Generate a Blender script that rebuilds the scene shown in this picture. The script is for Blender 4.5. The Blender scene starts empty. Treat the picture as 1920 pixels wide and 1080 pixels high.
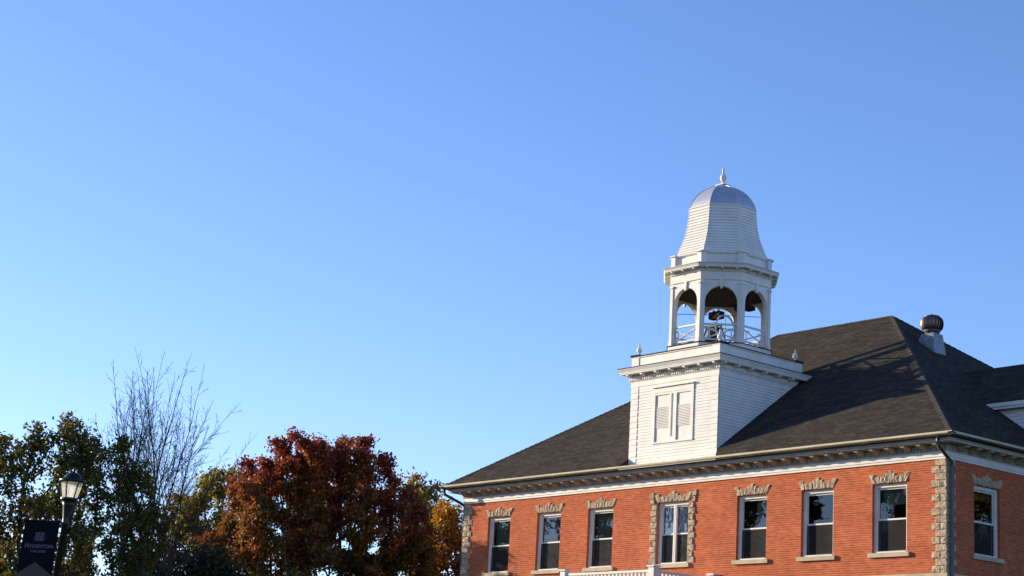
import bpy, math, random
import numpy as np
from mathutils import Matrix, Vector
R = math.radians
rnd = random.Random(7)
scn = bpy.context.scene
COL = scn.collection

# ------------------------------------------------------------------ camera
cam_d = bpy.data.cameras.new('camera')
cam = bpy.data.objects.new('camera', cam_d); COL.objects.link(cam)
yaw, pitch, roll = R(39.868), R(13.914), R(3.222)
vd = Vector((-math.cos(yaw)*math.cos(pitch), math.sin(yaw)*math.cos(pitch), math.sin(pitch)))
vr = vd.cross(Vector((0, 0, 1))).normalized(); vu = vr.cross(vd)
r2 = vr*math.cos(roll) + vu*math.sin(roll); u2 = -vr*math.sin(roll) + vu*math.cos(roll)
mw = Matrix((r2, u2, -vd)).transposed().to_4x4(); mw.translation = Vector((31.3213, -42.4018, 1.651))
cam.matrix_world = mw
cam_d.sensor_width = 36; cam_d.lens = 64.72; cam_d.clip_start = .1; cam_d.clip_end = 5000
scn.camera = cam
scn.render.resolution_x = 1024; scn.render.resolution_y = 576

# ------------------------------------------------------------------ sun and sky
SUN_AZ, SUN_EL = 21.0, 13.0            # light travels along +X turned this far to +Y
sd = Vector((math.cos(R(SUN_AZ))*math.cos(R(SUN_EL)), math.sin(R(SUN_AZ))*math.cos(R(SUN_EL)), -math.sin(R(SUN_EL))))
sun_d = bpy.data.lights.new('sun', 'SUN'); sun = bpy.data.objects.new('sun', sun_d); COL.objects.link(sun)
sun.rotation_euler = sd.to_track_quat('-Z', 'Y').to_euler(); sun.location = (-60, -30, 60)
sun_d.energy = 5.0; sun_d.angle = R(.53); sun_d.color = (1, .85, .62)
world = bpy.data.worlds.new('World'); scn.world = world; world.use_nodes = True
wn, wl = world.node_tree.nodes, world.node_tree.links
sky = wn.new('ShaderNodeTexSky'); sky.sky_type = 'NISHITA'; sky.sun_disc = False
sky.sun_elevation = R(SUN_EL); sky.sun_rotation = math.atan2(-sd.x, -sd.y)
sky.altitude = 1200; sky.air_density = 1.0; sky.dust_density = .5; sky.ozone_density = 2.9
bg = wn['Background']; bg.inputs['Strength'].default_value = .143
hs = wn.new('ShaderNodeHueSaturation'); hs.inputs['Saturation'].default_value = 1.09; wl.new(sky.outputs[0], hs.inputs['Color'])
tn = wn.new('ShaderNodeMix'); tn.data_type = 'RGBA'; tn.blend_type = 'MULTIPLY'; tn.inputs['Factor'].default_value = 1; tn.inputs['B'].default_value = (1.10, .97, 1.12, 1)
wl.new(hs.outputs[0], tn.inputs['A']); wl.new(tn.outputs['Result'], bg.inputs[0])
vs = scn.view_settings
vs.view_transform = 'Standard'; vs.look = 'None'; vs.gamma = 1; vs.exposure = .74; vs.use_curve_mapping = False

# ------------------------------------------------------------------ materials
def mat(name, col=(.8, .8, .8), rough=.6, metal=0., spec=.5, var=None, vscale=3., bump=0., bscale=40.):
    m = bpy.data.materials.new(name); m.use_nodes = True
    n, l = m.node_tree.nodes, m.node_tree.links
    b = n['Principled BSDF']
    b.inputs['Roughness'].default_value = rough; b.inputs['Metallic'].default_value = metal
    b.inputs['Specular IOR Level'].default_value = spec
    b.inputs['Base Color'].default_value = (*col, 1)
    tc = n.new('ShaderNodeNewGeometry')
    if var:
        nz = n.new('ShaderNodeTexNoise'); nz.inputs['Scale'].default_value = vscale; nz.inputs['Detail'].default_value = 6
        l.new(tc.outputs['Position'], nz.inputs['Vector'])
        rp = n.new('ShaderNodeValToRGB'); rp.color_ramp.elements[0].position = .35; rp.color_ramp.elements[1].position = .68
        rp.color_ramp.elements[0].color = (*var, 1); rp.color_ramp.elements[1].color = (*col, 1)
        l.new(nz.outputs['Fac'], rp.inputs['Fac']); l.new(rp.outputs['Color'], b.inputs['Base Color'])
    if bump:
        nb = n.new('ShaderNodeTexNoise'); nb.inputs['Scale'].default_value = bscale; nb.inputs['Detail'].default_value = 5
        l.new(tc.outputs['Position'], nb.inputs['Vector'])
        bp = n.new('ShaderNodeBump'); bp.inputs['Strength'].default_value = 1; bp.inputs['Distance'].default_value = bump
        l.new(nb.outputs['Fac'], bp.inputs['Height']); l.new(bp.outputs['Normal'], b.inputs['Normal'])
    return m

def math_node(n, l, op, a, b=None):
    k = n.new('ShaderNodeMath'); k.operation = op
    for i, s in enumerate((a, b)):
        if s is None: continue
        if isinstance(s, (int, float)): k.inputs[i].default_value = s
        else: l.new(s, k.inputs[i])
    return k.outputs[0]

def coursed(name, c1, c2, cm, bw, bh, mortar, rough, sloped=False, bump=.004, tint=None, offset=.5, bed=None):
    m = bpy.data.materials.new(name); m.use_nodes = True
    n, l = m.node_tree.nodes, m.node_tree.links; b = n['Principled BSDF']
    g = n.new('ShaderNodeNewGeometry'); sp = n.new('ShaderNodeSeparateXYZ'); l.new(g.outputs['Position'], sp.inputs[0])
    sn = n.new('ShaderNodeSeparateXYZ'); l.new(g.outputs['True Normal'], sn.inputs[0])
    side = math_node(n, l, 'GREATER_THAN', math_node(n, l, 'ABSOLUTE', sn.outputs[0]), math_node(n, l, 'ABSOLUTE', sn.outputs[1]))
    mx = n.new('ShaderNodeMix'); mx.data_type = 'FLOAT'
    l.new(side, mx.inputs['Factor']); l.new(sp.outputs[0], mx.inputs['A']); l.new(sp.outputs[1], mx.inputs['B'])
    v = math_node(n, l, 'MULTIPLY', sp.outputs[2], 1.74) if sloped else sp.outputs[2]
    cb = n.new('ShaderNodeCombineXYZ'); l.new(mx.outputs['Result'], cb.inputs[0]); l.new(v, cb.inputs[1])
    # slight irregularity
    wz = n.new('ShaderNodeTexNoise'); wz.inputs['Scale'].default_value = 1.3; wz.inputs['Detail'].default_value = 3
    l.new(g.outputs['Position'], wz.inputs['Vector'])
    ad = n.new('ShaderNodeVectorMath'); ad.operation = 'MULTIPLY_ADD'
    l.new(wz.outputs['Color'], ad.inputs[0]); ad.inputs[1].default_value = (.02, .012, 0); l.new(cb.outputs[0], ad.inputs[2])
    br = n.new('ShaderNodeTexBrick'); l.new(ad.outputs[0], br.inputs['Vector'])
    br.inputs['Scale'].default_value = 1; br.inputs['Brick Width'].default_value = bw; br.inputs['Row Height'].default_value = bh
    br.inputs['Mortar Size'].default_value = mortar; br.inputs['Mortar Smooth'].default_value = .3; br.inputs['Bias'].default_value = -.1
    br.offset = offset
    br.inputs['Color1'].default_value = (*c1, 1); br.inputs['Color2'].default_value = (*c2, 1); br.inputs['Mortar'].default_value = (*cm, 1)
    nz = n.new('ShaderNodeTexNoise'); nz.inputs['Scale'].default_value = .9; nz.inputs['Detail'].default_value = 7; nz.inputs['Roughness'].default_value = .65
    l.new(g.outputs['Position'], nz.inputs['Vector'])
    rp = n.new('ShaderNodeValToRGB'); rp.color_ramp.elements[0].position = .3; rp.color_ramp.elements[1].position = .7
    t = tint or ((.72, .68, .66), (1.12, 1.1, 1.06))
    rp.color_ramp.elements[0].color = (*t[0], 1); rp.color_ramp.elements[1].color = (*t[1], 1)
    l.new(nz.outputs['Fac'], rp.inputs['Fac'])
    ml = n.new('ShaderNodeMix'); ml.data_type = 'RGBA'; ml.blend_type = 'MULTIPLY'; ml.inputs['Factor'].default_value = 1
    l.new(br.outputs['Color'], ml.inputs['A']); l.new(rp.outputs['Color'], ml.inputs['B'])
    # speckle per streak
    n2 = n.new('ShaderNodeTexNoise'); n2.inputs['Scale'].default_value = 14; n2.inputs['Detail'].default_value = 4
    st = n.new('ShaderNodeVectorMath'); st.operation = 'MULTIPLY'; st.inputs[1].default_value = (.35, .35, 1.6)
    l.new(g.outputs['Position'], st.inputs[0]); l.new(st.outputs[0], n2.inputs['Vector'])
    r3 = n.new('ShaderNodeValToRGB'); r3.color_ramp.elements[0].position = .3; r3.color_ramp.elements[1].position = .7
    r3.color_ramp.elements[0].color = (.72, .70, .70, 1); r3.color_ramp.elements[1].color = (1.14, 1.14, 1.14, 1)
    l.new(n2.outputs['Fac'], r3.inputs['Fac'])
    m3 = n.new('ShaderNodeMix'); m3.data_type = 'RGBA'; m3.blend_type = 'MULTIPLY'; m3.inputs['Factor'].default_value = 1
    l.new(ml.outputs['Result'], m3.inputs['A']); l.new(r3.outputs['Color'], m3.inputs['B'])
    final = m3.outputs['Result']
    if bed:
        sv = n.new('ShaderNodeSeparateXYZ'); l.new(ad.outputs[0], sv.inputs[0])
        fr = math_node(n, l, 'FRACT', math_node(n, l, 'DIVIDE', sv.outputs[1], bh))
        ed = math_node(n, l, 'ABSOLUTE', math_node(n, l, 'SUBTRACT', fr, .5))
        line = math_node(n, l, 'GREATER_THAN', ed, .385)
        n4 = n.new('ShaderNodeTexNoise'); n4.inputs['Scale'].default_value = 1.7; n4.inputs['Detail'].default_value = 6
        l.new(st.outputs[0], n4.inputs['Vector'])
        amt = math_node(n, l, 'MULTIPLY', line, math_node(n, l, 'MULTIPLY', n4.outputs['Fac'], .9))
        m5 = n.new('ShaderNodeMix'); m5.data_type = 'RGBA'; l.new(amt, m5.inputs['Factor']); l.new(final, m5.inputs['A']); m5.inputs['B'].default_value = (*bed, 1)
        final = m5.outputs['Result']
    l.new(final, b.inputs['Base Color']); b.inputs['Roughness'].default_value = rough
    b.inputs['Specular IOR Level'].default_value = .06
    bp = n.new('ShaderNodeBump'); bp.invert = True; bp.inputs['Distance'].default_value = bump; bp.inputs['Strength'].default_value = .8
    l.new(br.outputs['Fac'], bp.inputs['Height']); l.new(bp.outputs['Normal'], b.inputs['Normal'])
    return m

def glass_mat(name, ior, tint, wave=0.):
    m = bpy.data.materials.new(name); m.use_nodes = True
    n, l = m.node_tree.nodes, m.node_tree.links; n.remove(n['Principled BSDF'])
    out = n['Material Output']; tr = n.new('ShaderNodeBsdfTransparent'); tr.inputs[0].default_value = (*tint, 1)
    gl = n.new('ShaderNodeBsdfGlossy'); gl.inputs['Roughness'].default_value = .01; gl.inputs[0].default_value = (.92, .95, 1, 1)
    fr = n.new('ShaderNodeFresnel'); fr.inputs['IOR'].default_value = ior
    mx = n.new('ShaderNodeMixShader'); l.new(fr.outputs[0], mx.inputs[0]); l.new(tr.outputs[0], mx.inputs[1]); l.new(gl.outputs[0], mx.inputs[2])
    g = n.new('ShaderNodeNewGeometry'); nz = n.new('ShaderNodeTexNoise'); nz.inputs['Scale'].default_value = 2.2; nz.inputs['Detail'].default_value = 1
    l.new(g.outputs['Position'], nz.inputs['Vector'])
    bp = n.new('ShaderNodeBump'); bp.inputs['Distance'].default_value = wave; l.new(nz.outputs['Fac'], bp.inputs['Height'])
    l.new(bp.outputs['Normal'], gl.inputs['Normal'])
    l.new(mx.outputs[0], out.inputs[0]); return m

def leaf_mat(name, stops, transl=.35, height=None):
    m = bpy.data.materials.new(name); m.use_nodes = True
    n, l = m.node_tree.nodes, m.node_tree.links; n.remove(n['Principled BSDF']); out = n['Material Output']
    g = n.new('ShaderNodeNewGeometry')
    nz = n.new('ShaderNodeTexNoise'); nz.inputs['Scale'].default_value = .55; nz.inputs['Detail'].default_value = 3
    l.new(g.outputs['Position'], nz.inputs['Vector'])
    f = math_node(n, l, 'ADD', math_node(n, l, 'MULTIPLY', nz.outputs['Fac'], 1.3), math_node(n, l, 'MULTIPLY', g.outputs['Random Per Island'], .45))
    f = math_node(n, l, 'SUBTRACT', f, .42)
    if height:
        sp = n.new('ShaderNodeSeparateXYZ'); l.new(g.outputs['Position'], sp.inputs[0])
        mr = n.new('ShaderNodeMapRange'); mr.inputs['From Min'].default_value = height[0]; mr.inputs['From Max'].default_value = height[1]
        mr.inputs['To Min'].default_value = -.32; mr.inputs['To Max'].default_value = .34
        l.new(sp.outputs[2], mr.inputs['Value']); f = math_node(n, l, 'ADD', f, mr.outputs[0])
    rp = n.new('ShaderNodeValToRGB'); e = rp.color_ramp.elements
    while len(e) < len(stops): e.new(.5)
    for i, c in enumerate(stops):
        e[i].position = .05 + .9*i/(len(stops)-1); e[i].color = (*c, 1)
    l.new(f, rp.inputs['Fac'])
    d = n.new('ShaderNodeBsdfDiffuse'); t = n.new('ShaderNodeBsdfTranslucent'); gl = n.new('ShaderNodeBsdfGlossy')
    gl.inputs['Roughness'].default_value = .4; gl.inputs[0].default_value = (.5, .5, .5, 1)
    l.new(rp.outputs['Color'], d.inputs[0]); l.new(rp.outputs['Color'], t.inputs[0])
    a = n.new('ShaderNodeMixShader'); a.inputs[0].default_value = transl; l.new(d.outputs[0], a.inputs[1]); l.new(t.outputs[0], a.inputs[2])
    c = n.new('ShaderNodeMixShader'); c.inputs[0].default_value = .045; l.new(a.outputs[0], c.inputs[1]); l.new(gl.outputs[0], c.inputs[2])
    l.new(c.outputs[0], out.inputs[0]); return m

M = {}
M['brick'] = coursed('red brick', (.58, .155, .065), (.43, .098, .044), (.50, .16, .08), .215, .0667, .005, .9, tint=((.78, .74, .73), (1.10, 1.10, 1.09)), bed=(.66, .36, .23))
M['shingle'] = coursed('brown asphalt shingles', (.068, .060, .049), (.038, .034, .029), (.017, .015, .013), .34, .14, .008, .95, True, .01, ((.75, .75, .78), (1.2, 1.15, 1.08)))
M['stone'] = mat('buff sandstone', (.54, .43, .30), .95, var=(.34, .265, .185), vscale=16, bump=.02, bscale=24, spec=.2)
M['ashlar'] = mat('smooth limestone', (.56, .46, .32), .85, var=(.44, .36, .25), vscale=4, bump=.003, spec=.2)
M['white'] = mat('white painted wood', (.78, .75, .70), .6, var=(.68, .64, .58), vscale=2.2, spec=.3)
M['siding'] = mat('white painted shingles', (.78, .75, .70), .65, var=(.70, .67, .61), vscale=2.5, bump=.002, bscale=30, spec=.25)
M['grey_trim'] = mat('mottled grey trim', (.46, .45, .42), .7, var=(.38, .37, .35), vscale=3, spec=.3)  # plain grey with a slightly darker random mottle
M['tan'] = mat('tan painted brackets', (.44, .33, .23), .75, var=(.36, .27, .19), vscale=4, spec=.2)
M['gutter'] = mat('cream gutter metal', (.72, .62, .45), .4, var=(.60, .50, .34), vscale=2, spec=.5)
M['pipe'] = mat('dark bronze downspout', (.045, .048, .055), .3, .3, .6)
M['dark'] = mat('black metal', (.006, .006, .006), .38, 0, .4)
M['felt'] = mat('black roofing edge', (.022, .021, .021), .9)
M['zinc'] = mat('galvanised dome metal', (.58, .59, .62), .46, .6, .5, var=(.48, .49, .53), vscale=3)
M['steel'] = mat('galvanised vent metal', (.24, .25, .27), .45, .6, .4, var=(.15, .16, .17), vscale=8)
M['rust'] = mat('brown turbine vanes', (.16, .12, .10), .4, .7, .5)
M['bronze'] = mat('dark bell bronze', (.05, .04, .034), .4, .6, .4); M['black'] = mat('matt black casing', (.010, .010, .010), .85, spec=.15)
M['ceiling'] = mat('dark stained boards', (.035, .022, .016), .8, var=(.025, .016, .012), vscale=6)
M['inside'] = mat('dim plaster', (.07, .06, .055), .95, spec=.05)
M['glass'] = glass_mat('window glass', 1.75, (.75, .8, .78), .0012)
M['old_glass'] = glass_mat('wavy old glass', 2.3, (.8, .84, .84), .014)
M['screen'] = None
M['bark'] = mat('grey brown bark', (.075, .055, .042), .95, var=(.045, .034, .028), vscale=12, bump=.01, bscale=30, spec=.1)
M['twig'] = mat('bare grey twigs', (.065, .05, .042), .9, var=(.04, .032, .028), vscale=5, spec=.1)
M['reflection_sheet'] = mat('sheer white curtain', (.72, .72, .78), .9)  # pale lavender imitates sky reflected in the centre window
M['blind'] = mat('pale green vertical blind', (.30, .32, .22), .8)
M['shade'] = mat('grey green pane haze', (.24, .255, .205), .95, spec=.05)  # grey green imitates hazy tree reflections in the panes
M['navy'] = mat('navy banner cloth', (.006, .005, .010), .95, spec=.2)
M['banner_grey'] = mat('grey banner print', (.085, .075, .058), .95, spec=.2)
M['print'] = mat('pale mauve print', (.15, .125, .16), .95, spec=.2)
def frosted():
    m = bpy.data.materials.new('frosted lamp glass'); m.use_nodes = True
    n, l = m.node_tree.nodes, m.node_tree.links; b = n['Principled BSDF']; b.inputs['Base Color'].default_value = (.95, .93, .82, 1); b.inputs['Roughness'].default_value = .3
    t = n.new('ShaderNodeBsdfTranslucent'); t.inputs[0].default_value = (.98, .95, .84, 1); x = n.new('ShaderNodeMixShader'); x.inputs[0].default_value = .7
    l.new(b.outputs[0], x.inputs[1]); l.new(t.outputs[0], x.inputs[2])
    tr = n.new('ShaderNodeBsdfTransparent'); y = n.new('ShaderNodeMixShader'); y.inputs[0].default_value = .33
    l.new(x.outputs[0], y.inputs[1]); l.new(tr.outputs[0], y.inputs[2]); l.new(y.outputs[0], n['Material Output'].inputs[0]); return m
M['frosted'] = frosted()
M['grass'] = mat('lawn', (.05, .075, .022), .95, var=(.035, .05, .018), vscale=.6)
M['concrete'] = mat('pale path concrete', (.36, .34, .31), .9, var=(.30, .28, .26), vscale=1)
def screen_mat():
    m = bpy.data.materials.new('grey insect screen'); m.use_nodes = True
    n, l = m.node_tree.nodes, m.node_tree.links; b = n['Principled BSDF']
    b.inputs['Base Color'].default_value = (.035, .033, .031, 1); b.inputs['Roughness'].default_value = .9; b.inputs['Specular IOR Level'].default_value = .1; b.inputs['Alpha'].default_value = .7
    return m
M['screen'] = screen_mat()
L_OAK = leaf_mat('russet oak leaves', [(.085, .085, .018), (.20, .13, .022), (.32, .115, .024), (.32, .075, .028), (.25, .05, .03)], .5, (6.5, 13))
L_GREEN = leaf_mat('dull autumn green leaves', [(.038, .052, .011), (.068, .08, .016), (.12, .11, .020), (.20, .12, .022), (.07, .075, .016)], .48)
L_DARK = leaf_mat('dark evergreen shrub leaves', [(.014, .022, .008), (.025, .035, .012), (.045, .045, .014), (.02, .028, .01)], .25)
L_GOLD = leaf_mat('yellow green leaves', [(.16, .17, .02), (.27, .22, .024), (.34, .24, .026), (.22, .15, .022)], .5)
L_MIX = leaf_mat('olive and gold leaves', [(.10, .11, .018), (.19, .17, .028), (.30, .20, .026), (.27, .11, .022)], .5)
L_ORANGE = leaf_mat('orange maple leaves', [(.15, .035, .016), (.27, .085, .014), (.40, .19, .018), (.44, .25, .022)], .45, (8.2, 11.5))

# ------------------------------------------------------------------ mesh helpers
ZO = 7.56                       # second floor sill above the ground
class MB:
    def __init__(s, T=None): s.v = []; s.f = []; s.T = T
    def add(s, vs, fs):
        o = len(s.v); s.v += [s.T(*p) if s.T else tuple(p) for p in vs]; s.f += [tuple(i+o for i in f) for f in fs]; return s
    def box(s, x0, x1, y0, y1, z0, z1):
        return s.add([(x0,y0,z0),(x1,y0,z0),(x1,y1,z0),(x0,y1,z0),(x0,y0,z1),(x1,y0,z1),(x1,y1,z1),(x0,y1,z1)],
                     [(0,3,2,1),(4,5,6,7),(0,1,5,4),(1,2,6,5),(2,3,7,6),(3,0,4,7)])
    def extrude(s, poly, a0, a1, axis):            # poly in the two other axes, extruded along axis
        n = len(poly)
        def pt(a, p): return {'x': (a, p[0], p[1]), 'y': (p[0], a, p[1]), 'z': (p[0], p[1], a)}[axis]
        vs = [pt(a0, p) for p in poly] + [pt(a1, p) for p in poly]
        fs = [tuple(range(n)), tuple(range(2*n-1, n-1, -1))] + [(i, i+n, (i+1) % n+n, (i+1) % n) for i in range(n)]
        return s.add(vs, fs)
    def tube(s, path, rad, sides=8, cap=True):
        path = [Vector(p) for p in path]; k = len(path); vs = []; fs = []
        for i, p in enumerate(path):
            t = (path[min(i+1, k-1)] - path[max(i-1, 0)]).normalized()
            a = t.cross(Vector((0, 0, 1)) if abs(t.z) < .9 else Vector((1, 0, 0))).normalized(); b = t.cross(a)
            r = rad[i] if isinstance(rad, (list, tuple)) else rad
            vs += [tuple(p + a*r*math.cos(6.2832*j/sides) + b*r*math.sin(6.2832*j/sides)) for j in range(sides)]
        for i in range(k-1):
            for j in range(sides):
                fs.append((i*sides+j, i*sides+(j+1) % sides, (i+1)*sides+(j+1) % sides, (i+1)*sides+j))
        if cap: fs += [tuple(range(sides-1, -1, -1)), tuple((k-1)*sides+j for j in range(sides))]
        return s.add(vs, fs)
    def lathe(s, prof, c, sides=12, ph=0.):
        vs = []; fs = []; k = len(prof)
        for r, z in prof:
            vs += [(c[0]+r*math.cos(ph+6.28319*j/sides), c[1]+r*math.sin(ph+6.28319*j/sides), c[2]+z) for j in range(sides)]
        for i in range(k-1):
            for j in range(sides): fs.append((i*sides+j, i*sides+(j+1) % sides, (i+1)*sides+(j+1) % sides, (i+1)*sides+j))
        fs += [tuple(range(sides-1, -1, -1)), tuple((k-1)*sides+j for j in range(sides))]
        return s.add(vs, fs)
    def mesh(s, name, m, smooth=False, shift=(0, 0, 0)):
        me = bpy.data.meshes.new(name)
        me.from_pydata([(a-shift[0], b-shift[1], c-shift[2]) for a, b, c in s.v], [], s.f)
        me.materials.append(m)
        if smooth: me.polygons.foreach_set('use_smooth', [True]*len(me.polygons))
        me.update(); return me

WORLD = {}                      # object -> world origin
def link(name, data, parent, wloc, rotz=0.):
    o = bpy.data.objects.new(name, data); COL.objects.link(o)
    wloc = Vector(wloc); WORLD[o] = wloc
    if parent: o.parent = parent; o.location = wloc - WORLD[parent]
    else: o.location = wloc
    o.rotation_euler = (0, 0, rotz); return o
def tag(o, label, cat, group=None, kind=None):
    if label: o['label'] = label
    if cat: o['category'] = cat
    if group: o['group'] = group
    if kind: o['kind'] = kind
    return o
def thing(name, label, cat, loc, group=None): return tag(link(name, None, None, loc), label, cat, group)
def part(name, mb, m, parent, smooth=False, zo=ZO, kind=None):
    a = np.array(mb.v); lo, hi = a.min(0), a.max(0); c = ((lo[0]+hi[0])/2, (lo[1]+hi[1])/2, lo[2])
    o = link(name, mb.mesh(name, m, smooth, c), parent, (c[0], c[1], c[2]+zo))
    if kind: o['kind'] = kind
    return o
def inst(name, me, parent, loc, rotz=0., zo=ZO): return link(name, me, parent, (loc[0], loc[1], loc[2]+zo), rotz)
def quad_sheet(x0, x1, y0, y1, z): return MB().add([(x0,y0,z),(x1,y0,z),(x1,y1,z),(x0,y1,z)], [(0,1,2,3)])

# ------------------------------------------------------------------ ground
g = part('ground', quad_sheet(-1500, 1500, -1500, 1500, 0), M['grass'], None, zo=0, kind='structure')
g2 = part('path', quad_sheet(-13, -8.4, -70, -3.2, .004), M['concrete'], None, zo=0, kind='structure')

# ------------------------------------------------------------------ the hall
W, XC, DEPTH = 21.415, -10.7075, 15.68
OV, ZG, ZF = .683, 3.20, 2.56
AX, AY, AZ = -8.074, 7.841, 9.328
hall = thing('college_hall', 'red brick hall with dark hipped roof and white bell tower', 'building', (XC, DEPTH/2, 0))
SIDE = lambda u, d, z: (-d, u, z)            # right-hand facade: u runs back along Y, d runs into the wall
WC = [XC-8.716, XC-6.032, XC-3.413, XC, XC+3.413, XC+6.032, XC+8.716]
WW, WW4 = 1.237, 1.412

def wall(name, u0, u1, opens, T, zlo=-ZO+.75, zhi=ZF+.3):
    mb = MB(T); xs = sorted({u0, u1, *[a for o in opens for a in o[:2]]})
    for i in range(len(xs)-1):
        a, b = xs[i], xs[i+1]; op = [o for o in opens if o[0] <= a+1e-6 and b <= o[1]+1e-6]
        for z0, z1 in ([(zlo, 0), (2.0, zhi)] if op else [(zlo, 0), (0, 2.0), (2.0, zhi)]):
            mb.add([(a,0,z0),(b,0,z0),(b,0,z1),(a,0,z1)], [(0,1,2,3)])
    for a, b in opens:
        mb.add([(a,0,0),(a,.3,0),(a,.3,2),(a,0,2)], [(0,1,2,3)]); mb.add([(b,0,0),(b,.3,0),(b,.3,2),(b,0,2)], [(3,2,1,0)])
        mb.add([(a,0,2),(b,0,2),(b,.3,2),(a,.3,2)], [(3,2,1,0)]); mb.add([(a,0,0),(b,0,0),(b,.3,0),(a,.3,0)], [(0,1,2,3)])
    return part(name, mb, M['brick'], hall)
fopen = [(c-(WW4 if i == 3 else WW)/2, c+(WW4 if i == 3 else WW)/2) for i, c in enumerate(WC)]
sopen = [(1.272+k*2.9, 1.272+k*2.9+WW) for k in range(4)]
wall('front_wall', -W, 0, fopen, None); wall('side_wall', 0, DEPTH, sopen, SIDE)
part('rear_wall', MB().box(-W, 0, DEPTH-.3, DEPTH, -ZO+.75, ZF+.3), M['brick'], hall)
part('side_wall', MB().box(-W, -W+.3, .01, DEPTH-.31, -ZO+.75, ZF+.3), M['brick'], hall)
part('foundation', MB().box(-W-.05, .05, -.05, DEPTH+.05, -ZO, -ZO+.75), M['ashlar'], hall)
part('belt_course', MB().box(-W-.03, .035, -.035, DEPTH+.03, -.90, -.63), M['ashlar'], hall)
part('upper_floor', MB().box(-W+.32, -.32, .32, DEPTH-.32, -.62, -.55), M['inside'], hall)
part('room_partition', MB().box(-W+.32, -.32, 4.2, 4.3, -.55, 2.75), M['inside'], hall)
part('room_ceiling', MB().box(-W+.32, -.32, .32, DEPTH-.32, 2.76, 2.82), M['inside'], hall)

# rock-faced stones: a block with a broken, faceted face
def rock(mb, poly, d0, depth, seed):
    """poly: outline in (u,z); face broken outwards (towards -d)."""
    q = random.Random(seed); n = len(poly); cx = sum(p[0] for p in poly)/n; cz = sum(p[1] for p in poly)/n
    back = [(p[0], d0, p[1]) for p in poly]
    rim = [(p[0], d0-depth*.8, p[1]) for p in poly]
    ring = []
    for i, p in enumerate(poly):
        for t in (0., .5):
            nx = poly[(i+1) % n]; a = (p[0]+(nx[0]-p[0])*t, p[1]+(nx[1]-p[1])*t); k = q.uniform(.78, .93)
            ring.append((cx+(a[0]-cx)*k, d0-depth*q.uniform(.85, 1.45), cz+(a[1]-cz)*k))
    mid = [(cx+q.uniform(-.1, .1)*.2, d0-depth*q.uniform(.9, 1.5), cz+q.uniform(-.1, .1)*.2)]
    vs = back+rim+ring+mid; fs = []
    for i in range(n):
        j = (i+1) % n
        fs.append((i, j, n+j, n+i)); r0 = 2*n
        a, b, c = r0+2*i, r0+2*i+1, r0+2*j
        fs += [(n+i, b, a), (n+i, n+j, b), (n+j, c, b), (a, b, r0+4*n//2), (b, c, r0+4*n//2)]
    mb.add(vs, fs)
def stone(name, poly, parent, T=None, d0=.03, depth=.055, seed=0):
    mb = MB(T); rock(mb, poly, d0, depth, seed); return part(name, mb, M['stone'], parent)
def rect(a, b, c, d, g=.005): return [(a+g, c+g), (b-g, c+g), (b-g, d-g), (a+g, d-g)]

# quoins
k = 0
for i in range(16):
    z0 = -.63+.1994*i; z1 = z0+.1994; wide = i % 2 == 0; k += 1
    if wide:
        stone('quoin_stone', rect(-.50, -.20, z0, z1), hall, seed=k); stone('quoin_stone', rect(-.20, .03, z0, z1), hall, seed=k+100)
        stone('quoin_stone', rect(-W-.03, -W+.2, z0, z1), hall, seed=k+200); stone('quoin_stone', rect(-W+.2, -W+.46, z0, z1), hall, seed=k+300)
        stone('quoin_stone', rect(.012, .26, z0, z1), hall, SIDE, seed=k+400)
    else:
        stone('quoin_stone', rect(-.37, .03, z0, z1), hall, seed=k+500); stone('quoin_stone', rect(-W-.03, -W+.35, z0, z1), hall, seed=k+600)
        stone('quoin_stone', rect(.012, .40, z0, z1), hall, SIDE, seed=k+700)

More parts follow.
